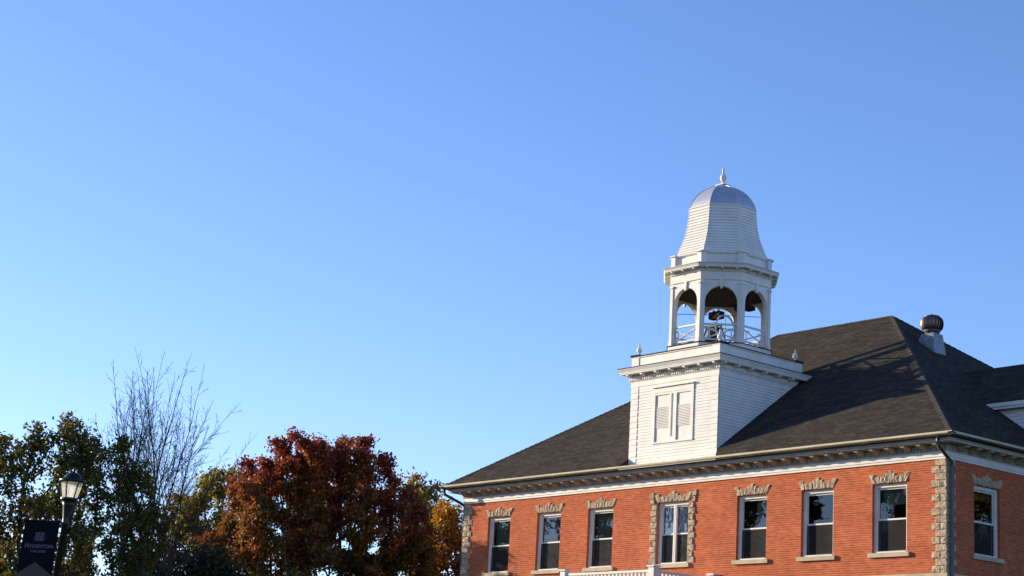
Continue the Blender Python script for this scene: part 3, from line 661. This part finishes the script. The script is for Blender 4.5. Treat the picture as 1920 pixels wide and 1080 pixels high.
part('tie_rod', MB().tube([(XC-1.0, YC-1.05, 8.55), (XC-.1, YC-.27, 8.55), (XC+1.0, YC+.95, 8.55)], .012, 5), M['steel'], hb)
ls = thing('loudspeaker', 'small black loudspeaker hung under the right belfry arch', 'loudspeaker', (XC+1.0, YC+.3, ZO+8.7))
part('drop_rod', MB().tube([(XC+1.0, YC+.3, 8.82), (XC+1.0, YC+.3, 9.22)], .035, 6), M['dark'], ls)
part('horn', MB().box(XC+.82, XC+1.12, YC+.05, YC+.55, 8.68, 8.82).box(XC+.74, XC+.90, YC-.08, YC+.06, 8.62, 8.80), M['black'], ls)

# roof ventilator
VX, VY = -5.84, 7.12
vz = lambda x: ze+.7*(e0-x)
vent = thing('roof_ventilator', 'round turbine ventilator on a tapered metal base', 'ventilator', (VX, VY, ZO+vz(VX)))
s0, s1 = .33, .25; zt = vz(VX)+.50
vb = MB().add([(VX-s0, VY-s0, vz(VX-s0)), (VX+s0, VY-s0, vz(VX+s0)), (VX+s0, VY+s0, vz(VX+s0)), (VX-s0, VY+s0, vz(VX-s0)), (VX-s1, VY-s1, zt), (VX+s1, VY-s1, zt), (VX+s1, VY+s1, zt), (VX-s1, VY+s1, zt)], [(0,1,5,4), (1,2,6,5), (2,3,7,6), (3,0,4,7), (4,5,6,7)])
part('base', vb, M['steel'], vent)
part('collar', MB().lathe([(.255, zt), (.255, zt+.10), (.29, zt+.11), (.29, zt+.13)], (VX, VY, 0), 24), M['steel'], vent, True)
vn = MB(); nv = 22; zc, rv, hv = zt+.36, .385, .25
for i in range(nv):
    a = 6.28319*i/nv; pr_ = []
    for j in range(9):
        t = -1+2*j/8; rr = .25+(rv-.25)*math.sqrt(max(0, 1-t*t)); tw = a+.10*t
        pr_.append((rr, tw, zc+hv*t))
    vs = [(VX+r*math.cos(w), VY+r*math.sin(w), z) for r, w, z in pr_]+[(VX+(r-.035)*math.cos(w+.30), VY+(r-.035)*math.sin(w+.30), z) for r, w, z in pr_]
    vn.add(vs, [(j, j+1, 10+j, 9+j) for j in range(8)])
tb = part('turbine', vn, M['rust'], vent)
part('turbine_cap', MB().lathe([(.27, zc+hv-.02), (.26, zc+hv+.02), (.14, zc+hv+.05), (.05, zc+hv+.06), (.04, zc+hv+.09), (.0, zc+hv+.1)], (VX, VY, 0), 20), M['rust'], tb, True)
part('turbine_core', MB().lathe([(.2, zc-hv), (.3, zc-.08), (.3, zc+.08), (.2, zc+hv)], (VX, VY, 0), 16), M['dark'], tb)

# ------------------------------------------------------------------ entrance porch with roof balustrade
PXL, PXR, PD, PZ = -12.70, -8.70, 2.77, -.40
por = thing('entrance_porch', 'white entrance porch with railed balcony before the middle window', 'porch', ((PXL+PXR)/2, -1.4, 0))
part('porch_roof', MB().box(PXL-.25, PXR+.25, -PD-.25, -.04, -1.75, -1.45), M['white'], por)
for xx in (PXL, PXR):
    part('column', MB().lathe([(.2, -ZO), (.2, -ZO+.15), (.15, -ZO+.2), (.13, -2.0), (.17, -1.9), (.19, -1.75)], (xx, -PD, 0), 16), M['white'], por, True)
def rpost(x, y):
    return part('post', MB().box(x-.11, x+.11, y-.11, y+.11, -1.45, PZ-.05).box(x-.15, x+.15, y-.15, y+.15, PZ-.05, PZ-.005), M['white'], por)
for x, y in ((PXL, -PD), (PXR, -PD), (PXR, -.16), (PXL, -.16)): rpost(x, y)
part('hand_rail', MB().box(PXL+.11, PXR-.11, -PD-.06, -PD+.06, PZ-.20, PZ-.13), M['white'], por)
for x in (PXL, PXR): part('hand_rail', MB().box(x-.06, x+.06, -PD+.11, -.27, PZ-.20, PZ-.13), M['white'], por)
blm = MB().box(-.035, .035, -.035, .035, 0, 1.12).mesh('baluster', M['white'])
nbl = 22
for i in range(nbl): inst('baluster', blm, por, (PXL+.25+i*(PXR-PXL-.5)/(nbl-1), -PD, PZ-.20-1.0+.0-.12))
for x in (PXL, PXR):
    for i in range(14): inst('baluster', blm, por, (x, -PD+.25+i*(PD-.62)/13, PZ-1.32))
part('bottom_rail', MB().box(PXL+.11, PXR-.11, -PD-.05, -PD+.05, PZ-1.0, PZ-.94), M['white'], por)

# ------------------------------------------------------------------ street lamp and banner
LX, LY = 8.82, -31.36
lamp = thing('street_lamp', 'black lamp post with four-sided frosted lantern beside the banner', 'street lamp', (LX, LY, 0))
rv_ = Vector((.6514, .7588, 0)); fv_ = Vector((-.7588, .6514, 0))        # across and away directions of the path here
def LT(u, d, z):
    p = Vector((LX, LY, 0))+rv_*(u+.060*z)+fv_*d; return (p.x, p.y, z)
LB = 4.47
part('pole', MB(LT).lathe([(.14, 0), (.14, .35), (.09, .5), (.062, .7), (.040, LB-.34), (.052, LB-.33), (.042, LB-.30), (.045, LB-.24), (.07, LB-.08), (.085, LB-.03)], (0, 0, 0), 14), M['dark'], lamp, True, 0)
part('lantern_base', MB(LT).lathe([(.085, LB-.03), (.115, LB), (.115, LB+.02)], (0, 0, 0), 16), M['dark'], lamp, zo=0)
def frus(mb, a, b, z0, z1, ph=R(18)):
    vs = [(r*math.cos(ph+R(60)*j), r*math.sin(ph+R(60)*j), z) for r, z in ((a, z0), (b, z1)) for j in range(6)]
    return mb.add(vs, [(j, (j+1) % 6, 6+(j+1) % 6, 6+j) for j in range(6)]+[(5,4,3,2,1,0), (6,7,8,9,10,11)])
for j in range(6):
    ph = R(18); q = lambda r, z, k: (r*math.cos(ph+R(60)*k), r*math.sin(ph+R(60)*k), z)
    part('lantern_pane', MB(LT).add([q(.10, LB+.02, j), q(.10, LB+.02, j+1), q(.148, LB+.225, j+1), q(.148, LB+.225, j)], [(0,1,2,3)]), M['frosted'], lamp, zo=0)
    part('glazing_bar', MB(LT).tube([q(.102, LB+.02, j), q(.150, LB+.225, j)], .009, 5), M['dark'], lamp, zo=0)
part('lantern_hood', MB(LT).lathe([(.155, LB+.224), (.172, LB+.23), (.172, LB+.265), (.125, LB+.275), (.115, LB+.295), (.098, LB+.325), (.068, LB+.35), (.03, LB+.362), (.014, LB+.375), (.02, LB+.39), (.013, LB+.41), (.0, LB+.44)], (0, 0, 0), 18), M['dark'], lamp, True, 0)
ban = thing('banner', 'navy cloth banner with pale college lettering hung from the lamp post', 'banner', tuple(LT(-.37, 0, 2.4)))
BT0 = lambda u, d, z: LT(u, d+.02*math.sin(u*9), z)
def cloth(u0, u1, z0, z1, d, m, name):
    mb = MB(BT0); n = 8
    vs = [(u0+(u1-u0)*i/n, d, z) for z in (z0, z1) for i in range(n+1)]
    mb.add(vs, [(i, i+1, n+2+i, n+1+i) for i in range(n)]); mb.add([(a, b+.004, c) for a, b, c in vs], [(n+1+i, n+2+i, i+1, i) for i in range(n)])
    return part(name, mb, m, ban, zo=0)
BU0, BU1, BZ0, BZ1 = -.53, -.065, 2.66, 4.17
cl = cloth(BU0, BU1, BZ0, BZ1, 0, M['navy'], 'cloth')
for z in (BZ1, BZ0): part('banner_arm', MB(LT).tube([(BU0-.02, 0, z), (-.03, 0, z)], .012, 6), M['dark'], ban, zo=0)
uc = (BU0+BU1)/2
def flat(polys, m, name, d=-.006):
    mb = MB(BT0)
    for p in polys: mb.add([(a, d, b) for a, b in p], [tuple(range(len(p)))])
    return part(name, mb, m, cl, zo=0)
cols = np.linspace(BU0, BU1, 9); roofz = lambda u: 3.63-.16*abs(u-uc)/((BU1-BU0)/2)
flat([[(cols[i], BZ0), (cols[i+1], BZ0), (cols[i+1], roofz(cols[i+1])), (cols[i], roofz(cols[i]))] for i in range(8)], M['banner_grey'], 'banner_print')
# monogram: tall H of double bars with small ticks either side
hz0, hz1 = 3.905, 4.02
rects = []
for s in (-1, 1):
    rects += [(uc+s*.058, uc+s*.046, hz0, hz1), (uc+s*.038, uc+s*.026, hz0, hz1), (uc+s*.018, uc+s*.006, hz0+.065, hz1), (uc+s*.018, uc+s*.006, hz0, hz0+.045), (uc+s*.085, uc+s*.072, hz0+.04, hz0+.046)]
rects += [(uc-.02, uc+.02, hz0+.05, hz0+.062)]
flat([[(min(a, b), c), (max(a, b), c), (max(a, b), d), (min(a, b), d)] for a, b, c, d in rects], M['print'], 'monogram')
def lettering(txt, size, u, z, bold, spacing=1.):
    cu = bpy.data.curves.new('lettering', 'FONT'); cu.body = txt; cu.size = size; cu.align_x = 'CENTER'; cu.offset = bold; cu.space_character = spacing; cu.resolution_u = 2
    to = bpy.data.objects.new('lettering_tmp', cu); COL.objects.link(to)
    dg = bpy.context.evaluated_depsgraph_get(); me = to.evaluated_get(dg).to_mesh()
    vs = [tuple(v.co) for v in me.vertices]; fs = [tuple(p.vertices) for p in me.polygons]
    to.evaluated_get(dg).to_mesh_clear(); bpy.data.objects.remove(to); bpy.data.curves.remove(cu)
    return vs, fs, u, z
def put_text(items, name):
    mb = MB(BT0)
    for vs, fs, u, z in items: mb.add([(u+a, -.007, z+b) for a, b, c in vs], fs)
    return part(name, mb, M['print'], cl, zo=0)
put_text([lettering('H', .085, uc-.155, 3.815, .0022), lettering('OUGHTON', .064, uc+.03, 3.815, .002, 1.05)], 'lettering')
put_text([lettering('COLLEGE', .046, uc+.005, 3.755, .0012, 1.08)], 'lettering')

# ------------------------------------------------------------------ trees
E1 = np.array([.6514, .7588, 0]); E2 = np.array([-.7588, .6514, 0]); UP = np.array([0, 0, 1.])
def mesh_np(name, V, F, m):
    me = bpy.data.meshes.new(name); k = F.shape[1]
    me.vertices.add(len(V)); me.vertices.foreach_set('co', V.astype(np.float32).ravel())
    me.loops.add(F.size); me.loops.foreach_set('vertex_index', F.astype(np.int32).ravel())
    me.polygons.add(len(F)); me.polygons.foreach_set('loop_start', np.arange(0, F.size, k, dtype=np.int32)); me.polygons.foreach_set('loop_total', np.full(len(F), k, dtype=np.int32))
    me.materials.append(m); me.update(calc_edges=True); me.validate(); return me
def colonise(rng, A, start, step, infl, kill, iters=160, sway=.12, rise=.08, spar=None, cap=9000):
    """space colonisation: grows branches from start towards attractors A"""
    nodes = [np.array(s, float) for s in start]; par = list(spar) if spar else [-1]+list(range(len(start)-1))
    P = np.array(nodes); d = np.linalg.norm(A[:, None]-P[None], axis=2); near = d.argmin(1); nd = d.min(1); alive = np.ones(len(A), bool)
    for _ in range(iters):
        act = alive & (nd < infl)
        if not act.any(): break
        idx = near[act]; dirs = A[act]-P[idx]; dirs /= np.linalg.norm(dirs, axis=1)[:, None]+1e-9
        u, inv = np.unique(idx, return_inverse=True); S = np.zeros((len(u), 3)); np.add.at(S, inv, dirs)
        S /= np.linalg.norm(S, axis=1)[:, None]+1e-9; S += rng.normal(0, sway, S.shape)+UP*rise; S /= np.linalg.norm(S, axis=1)[:, None]+1e-9
        new = P[u]+S*step; base = len(P); P = np.vstack([P, new]); par += u.tolist()
        dn_ = np.linalg.norm(A[:, None]-new[None], axis=2); j = dn_.argmin(1); m_ = dn_.min(1); up_ = m_ < nd
        near[up_] = base+j[up_]; nd[up_] = m_[up_]; alive &= nd > kill
        if len(P) > cap: break
    return P, np.array(par)
def limbs(P, par, tip, expo=2.3, maxr=None):
    n = len(P); w = np.zeros(n); kids = np.zeros(n, int)
    for i in range(1, n): kids[par[i]] += 1
    w[kids == 0] = tip**expo
    for i in range(n-1, 0, -1): w[par[i]] += w[i]
    r = w**(1/expo)
    return (np.minimum(r, maxr) if maxr else r), kids
def limb_mesh(name, P, par, r, m, sides=5):
    i = np.arange(1, len(P)); a, b = P[par[i]], P[i]; t = b-a; L = np.linalg.norm(t, axis=1)[:, None]+1e-9; t = t/L
    ref = np.where(np.abs(t[:, 2:3]) < .9, UP[None], np.array([[1., 0, 0]])); s = np.cross(t, ref); s /= np.linalg.norm(s, axis=1)[:, None]; q = np.cross(t, s)
    ra = np.minimum(r[par[i]], r[i]*1.35)[:, None]; rb = r[i][:, None]; V = []
    for c, rr in ((a-t*ra*.3, ra), (b, rb)):
        for k in range(sides):
            an = 2*math.pi*k/sides; V.append(c+rr*(s*math.cos(an)+q*math.sin(an)))
    V = np.stack(V, 1); n = len(i); base = (np.arange(n)*2*sides)[:, None]; F = []
    for k in range(sides): F.append(base+np.array([[k, (k+1) % sides, sides+(k+1) % sides, sides+k]]))
    return mesh_np(name, V.reshape(-1, 3), np.concatenate(F), m)
def leaf_mesh(name, rng, C, size, m, lobed=False, droop=.25):
    n = len(C); d = rng.normal(size=(n, 3)); d[:, 2] -= droop; d /= np.linalg.norm(d, axis=1)[:, None]
    s = np.cross(d, rng.normal(size=(n, 3))); s /= np.linalg.norm(s, axis=1)[:, None]+1e-9; nn = np.cross(d, s)
    L = (size*rng.uniform(.65, 1.3, n))[:, None]; w = L*(.42 if lobed else .27)
    V = np.stack([C-d*L*.5, C-d*L*.08+s*w+nn*L*.10, C+d*L*.5, C-d*L*.08-s*w+nn*L*.10], 1)
    base = (np.arange(n)*4)[:, None]
    return mesh_np(name, V.reshape(-1, 3), base+np.array([[0, 1, 2, 3]]), m)
def lobepts(rng, lobes, n, clusters=0, csize=.3):
    if clusters:
        c = lobepts(rng, lobes, clusters); k = rng.gamma(2., 1., len(c)); k = np.maximum(4, (k/k.sum()*n).astype(int)); i = np.repeat(np.arange(len(c)), k)
        return c[i]+rng.normal(size=(len(i), 3))*np.array([.8, .8, 1.])*csize*rng.uniform(.6, 1.25, len(c))[i][:, None]
    vol = np.array([l[3]*l[4]*l[5] for l in lobes]); cnt = np.maximum(6, (n*vol/vol.sum()).astype(int)); out = []
    for l, c in zip(lobes, cnt):
        q = rng.normal(size=(c, 3)); q /= np.linalg.norm(q, axis=1)[:, None]; q *= (rng.uniform(.18, 1, c)**.42)[:, None]
        q[:, 2] *= 1-.12*rng.random(c); out.append(l[0]*E1+l[1]*E2+l[2]*UP+q[:, :1]*l[3]*E1+q[:, 1:2]*l[4]*E2+q[:, 2:]*l[5]*UP)
    return np.vstack(out)
def tree(name, label, base, lobes, seed, natt, leaves, lsize, lmat, group=None, trunk_r=.16, step=.28, spread=.22, lobed=False, fork=None, bark='bark', clump=1., clusters=0, csize=.3, lower=0.):
    lobes = [(l[0], l[1], l[2]-lower, *l[3:]) for l in lobes]
    rng = np.random.default_rng(seed); B = np.array([base[0], base[1], 0.])
    A = lobepts(rng, lobes, natt, clusters, csize); zlow = A[:, 2].min(); fk = fork or max(1.2, zlow*.8)
    st = [np.array([rng.normal(0, .03)*z, rng.normal(0, .03)*z, z]) for z in np.arange(0, fk+.01, step)]
    P, par = colonise(rng, A, st, step, step*9, step*1.7)
    r, kids = limbs(P, par, .011); r = r*min(1.6, trunk_r/r[0]) if r[0] > 0 else r
    r = np.maximum(r, .008)
    group = group or {'green_tree': 'leafy trees behind the lamp', 'dark_shrub': 'dark shrubs under the trees', 'shade_tree': 'trees standing outside the view'}.get(name)
    t = thing(name, label, 'shrub' if 'shrub' in name else 'tree', (B[0], B[1], 0), group)
    link('trunk', limb_mesh('trunk', P, par, r, M[bark]), t, (B[0], B[1], 0))
    tips = P[(r < .03) & (P[:, 2] > fk)]
    per = rng.gamma(2.2*clump, 1., len(tips)); per = per/per.sum()*leaves; idx = np.repeat(np.arange(len(tips)), np.round(per).astype(int))
    off = rng.normal(size=(len(idx), 3))*spread; off[:, 2] *= .75
    C = tips[idx]+off
    link('crown', leaf_mesh('crown', rng, C, lsize, lmat, lobed), t, (B[0], B[1], 0)); return t

tree('green_tree', 'olive and orange leafed tree directly behind the lamp and banner', (-2.9, -25.89),
     [(.38, 0, 6.85, .85, .9, .85), (-.44, .3, 6.45, .91, 1., .96), (.25, 0, 5.65, 1.25, 1.2, 1.02), (.67, .2, 7.15, .4, .5, .34), (-.34, -.2, 4.65, 1.25, 1.2, 1.02), (-1.03, 0, 5.54, .79, 1., 1.36), (0, 0, 3.4, 1.5, 1.4, 1.), (.15, .1, 7.25, .12, .3, .4), (.55, 0, 7.35, .14, .3, .38), (.95, 0, 7.05, .22, .3, .35), (-.3, 0, 7.15, .15, .3, .4), (-.75, 0, 7.05, .15, .3, .4), (-1.5, 0, 6.2, .6, .8, .8), (-1.2, 0, 4.4, .9, 1., 1.2)],
     11, 2400, 23000, .10, L_GREEN, step=.14, spread=.09, clump=.8, clusters=95, csize=.20, lower=.35, trunk_r=.12)
tree('green_tree', 'dark leafy tree between the lamp and the bare tree', (-4.76, -22.94),
     [(-.25, 0, 7.01, .55, .7, .73), (.01, .2, 6.1, .73, .9, .86), (-.23, 0, 5.16, 1.1, 1., .98), (.62, .2, 5.57, .73, .8, .73), (0, 0, 3.8, 1.4, 1.2, 1.), (-.2, 0, 7.6, .12, .3, .4), (.15, 0, 7.1, .12, .3, .4), (.6, 0, 6.4, .14, .3, .35)],
     12, 1900, 17000, .10, L_GREEN, step=.14, spread=.09, clump=.8, clusters=75, csize=.19, lower=.4, trunk_r=.11)
tree('dark_shrub', 'low dark shrub at the foot of the bare tree', (-9.28, -18.73),
     [(-.13, 0, 5.5, 1.12, 1., .7), (.73, 0, 5.3, .84, .9, .7), (-.59, 0, 5.0, 1.26, .9, .56), (0, 0, 3.8, 1.8, 1.3, 1.2)],
     13, 700, 24000, .10, L_DARK, step=.22, spread=.2, trunk_r=.1)
tree('red_oak', 'large rounded tree of russet red leaves beside the hall', (-29.62, -.42),
     [(.08, 0, 11.99, 2.21, 2.4, 1.72), (-1.96, -.5, 12.28, 1.21, 1.5, .99), (1.7, .4, 11.67, 1.21, 1.6, 1.21), (-1.21, 0, 10.83, 2.65, 2.6, 1.55), (1.61, .2, 9.95, 2.76, 2.6, 1.55), (-2.36, -.3, 9.47, 2.32, 2.4, 1.55), (-3.13, 0, 11.22, .55, .9, .66), (-.2, 0, 8.36, 4.4, 3., 1.66), (-3.69, 0, 8.11, 1.32, 1.8, .99), (3.1, 0, 9.3, .9, 1.4, .9), (0, 0, 6., 4.5, 3.2, 1.8)],
     14, 5200, 160000, .125, L_OAK, step=.25, spread=.16, clump=.8, clusters=260, csize=.40, lower=.5, lobed=True, trunk_r=.28, fork=3.0)
tree('dark_shrub', 'wide dark shrub under the large red tree', (-25.6, -4.4),
     [(0, 0, 5.9, 3.4, 2., 1.2), (-2.2, 0, 5.6, 1.8, 1.6, 1.1), (2.2, 0, 5.8, 1.6, 1.6, 1.2), (0, 0, 3.6, 3.6, 2., 1.6)],
     18, 1100, 26000, .15, L_DARK, step=.3, spread=.22, trunk_r=.14, clusters=70, csize=.4)
tree('yellow_tree', 'yellow green tree seen through the bare branches', (-44.1, 3.1),
     [(.23, 0, 12.3, 1.4, 1.5, 1.31), (-.66, 0, 11.02, 1.58, 2, 1.58), (.43, 0, 9.85, 2.36, 2, 1.58), (0, 0, 7.6, 2.6, 2.4, 1.7)],
     15, 900, 20000, .17, L_GOLD, step=.36, spread=.22, clusters=50, csize=.4, lobed=True, trunk_r=.2)
tree('olive_tree', 'thin olive and gold tree between the red tree and the hall', (-35.33, 8.72),
     [(.06, 0, 12.81, .7, .9, .7), (-.72, 0, 12.4, .75, 1, 1.), (.19, 0, 11.6, .75, 1, .88), (-.19, 0, 10., 1.25, 1.5, 1.5), (0, 0, 8, 1.4, 1.5, 1.4)],
     16, 600, 8000, .15, L_MIX, step=.3, spread=.18, clusters=30, csize=.3, lobed=True, trunk_r=.16)
tree('orange_maple', 'small orange maple touching the left corner of the hall', (-31.45, 7.2),
     [(.01, 0, 10.95, .6, .9, .76), (.27, 0, 9.7, .95, 1.3, 1.07), (-.5, 0, 9.2, 1.19, 1.4, 1.31), (.71, .5, 10.19, .72, 1.2, .95), (0, 0, 7.2, 1.6, 1.6, 1.4)],
     17, 700, 19000, .14, L_ORANGE, step=.3, spread=.19, clusters=40, csize=.3, lobed=True, trunk_r=.16)
# trees further left along the lawn: they shade the row and show in the window panes
tree('shade_tree', 'broad russet tree outside the view left of the red tree', (-53, -10.5),
     [(0, 0, 11.6, 4.2, 4.2, 3.2), (-2, 1, 9, 3.7, 3.7, 2.8), (2, -1, 8.5, 3.7, 3.7, 2.8), (0, 0, 5.5, 4.5, 4.2, 2.4)], 21, 800, 22000, .36, L_OAK, step=.6, spread=.42, lobed=True, trunk_r=.3)
for i_, (lab, bx0, lb, sd0, nl_, lm_) in enumerate([
    ('dense green tree outside the view opposite the right-hand windows', (-54, -67.5), [(0, 0, 23, 4.2, 4.2, 6), (-1, 1, 15, 4.8, 4.8, 4), (1, -1, 12, 5, 5, 3)], 24, 16000, L_GREEN),
    ('half bare tree outside the view opposite the blind window', (-40.5, -33), [(0, 0, 15.5, 3., 3., 4.5), (0, 0, 10.5, 3.6, 3.6, 3.)], 25, 5000, L_MIX),
    ('half bare tree outside the view opposite the third window', (-48, -31.5), [(0, 0, 15.5, 3.2, 3.2, 4.5), (0, 0, 10.5, 3.6, 3.6, 3.)], 26, 5500, L_MIX),
    ('green tree outside the view opposite the first window', (-55.5, -29), [(0, 0, 15, 3.6, 3.6, 5), (0, 0, 10.5, 4, 4, 3.)], 27, 9000, L_GREEN),
    ('green tree outside the view beside the right-hand wall', (13.5, 13), [(0, 0, 11, 4.2, 4.2, 4), (0, 0, 6.5, 4.4, 4.4, 3.)], 28, 12000, L_GREEN),
    ('broad green tree outside the view right of the hall', (14, 28), [(0, 0, 12, 5, 5, 4.5), (0, 0, 7, 5, 5, 3.)], 29, 13000, L_GREEN)]):
    tree('shade_tree', lab, bx0, lb, sd0, 420, nl_, .34, lm_, step=.6, spread=.4, lobed=True, trunk_r=.3)

def bare_tree(name, label, base, stems, seed):
    rng = np.random.default_rng(seed); t = thing(name, label, 'tree', (base[0], base[1], 0)); P = [np.zeros(3)]; par = [-1]; rad = [.09]
    def add(i, p, r): P.append(p); par.append(i); rad.append(r); return len(P)-1
    def turn(d, an):
        s = np.cross(d, rng.normal(size=3)); s /= np.linalg.norm(s); v = d*math.cos(an)+s*math.sin(an)+UP*.10; return v/np.linalg.norm(v)
    def twig(i, d, L, r, lev):
        n = max(3, int(L/.09)); bend = rng.normal(0, .02, 3)
        for k in range(n):
            f = (k+1)/n; d = d+rng.normal(0, .07, 3)+bend+UP*.03; d /= np.linalg.norm(d); i = add(i, P[i]+d*L/n, max(.0036, r*(1-.75*f)))
            if lev and rng.random() < .42: twig(i, turn(d, rng.uniform(.5, .95)), L*rng.uniform(.25, .55)*(1.15-f), max(.0036, r*.55), lev-1)
    def leader(i, d, L, r):
        n = int(L/.15)+1; nxt = rng.uniform(.2, 1.); bend = rng.normal(0, .006, 3); gone = 0
        for k in range(n):
            f = k/n; d = d+rng.normal(0, .028, 3)+bend+UP*.006; d /= np.linalg.norm(d); i = add(i, P[i]+d*.15, max(.005, r*(1-.9*f))); gone += .15
            if gone > nxt and L-gone > .8 and rad[i] > .008:
                nxt += rng.uniform(.5, 1.15); leader(i, turn(d, rng.uniform(.28, .62)), (L-gone)*rng.uniform(.55, .95), rad[i]*rng.uniform(.6, .85))
            if rng.random() < .85: twig(i, turn(d, rng.uniform(.5, .95)), rng.uniform(.2, .8)*(1.2-.7*f), max(.0045, rad[i]*.4), 2)
        twig(i, d, .35, .006, 1)
    for r_, dep, z0, z, r0 in stems:                            # stems leave one stool and fan out above
        top = (r_*E1+dep*E2)*np.array([1, 1, 0]); i = 0; n = int(z0/.16); ex = 2.0
        for k in range(1, n+1):
            f = k/n*z0/z; i = add(i, top*(.06+.94*f**ex)+UP*f*z+np.append(rng.normal(0, .010, 2), 0), r0*(1-.45*k/n))
        d = top*ex*(z0/z)**(ex-1)/z+UP; leader(i, d/np.linalg.norm(d), (z-z0)*1.04, rad[i])
    P = np.array(P); par = np.array(par); r = np.array(rad); i = np.arange(1, len(P)); big = r[i] > .013
    for nm, mk, sd_ in (('trunk', big, 6), ('twigs', ~big, 3)):
        ii = i[mk]; a = P[par[ii]]; b = P[ii]; tt = b-a; tt /= np.linalg.norm(tt, axis=1)[:, None]+1e-9
        ref = np.where(np.abs(tt[:, 2:3]) < .9, UP[None], np.array([[1., 0, 0]])); s = np.cross(tt, ref); s /= np.linalg.norm(s, axis=1)[:, None]; q = np.cross(tt, s)
        ra, rb = np.minimum(r[par[ii]], r[ii]*1.3)[:, None], r[ii][:, None]
        V = np.stack([c+rr*(s*math.cos(6.2832*k/sd_)+q*math.sin(6.2832*k/sd_)) for c, rr in ((a, ra), (b, rb)) for k in range(sd_)], 1)
        bs = (np.arange(len(ii))*2*sd_)[:, None]; F = np.concatenate([bs+np.array([[k, (k+1) % sd_, sd_+(k+1) % sd_, sd_+k]]) for k in range(sd_)])
        link(nm, mesh_np(nm, V.reshape(-1, 3), F, M['twig']), t, (base[0], base[1], 0))
    return t
bare_tree('bare_tree', 'leafless grey tree with many upright stems and fine twigs', (-8.08, -20.4),
    [(-1.87, .2, 4.30, 8.95, 0.046), (-1.47, -.4, 4.90, 9.55, 0.052), (-1.07, .5, 5.30, 9.65, 0.052), (-0.62, -.2, 4.70, 9.65, 0.063), (-0.22, .4, 5.10, 10.05, 0.063), (0.08, -.4, 4.50, 9.95, 0.063), (0.48, .2, 4.30, 9.65, 0.057), (0.88, -.2, 4.00, 9.15, 0.052), (1.33, .3, 3.90, 8.25, 0.046), (1.63, -.3, 3.70, 7.25, 0.040), (0.28, .6, 4.70, 8.85, 0.046)], 8)

def conifer(name, label, base, h, w, seed):
    rng = np.random.default_rng(seed); t = thing(name, label, 'tree', (base[0], base[1], 0)); tk = MB().tube([(0, 0, 0), (0, 0, h*.5), (0, 0, h)], [.28, .17, .02], 8)
    link('trunk', tk.mesh('trunk', M['bark']), t, (base[0], base[1], 0)); C = []
    z = 1.5
    while z < h-.3:
        L = w*(1-z/h)**.8+.2; k = 6
        for j in range(k):
            a = rng.uniform(0, 6.28); s = np.linspace(.15, 1, max(4, int(L*7)))
            C.append(np.stack([np.cos(a)*s*L, np.sin(a)*s*L, z-.25*s*s*L+.0*s], 1))
        z += .42
    C = np.vstack(C); C = np.repeat(C, 7, 0); C = C+rng.normal(0, .14, C.shape)
    link('crown', leaf_mesh('crown', rng, C, .34, L_DARK, False, .4), t, (base[0], base[1], 0))
conifer('spruce_tree', 'tall dark spruce outside the view that shows in the panes', (-35.3, -34.2), 19.5, 3.0, 31)
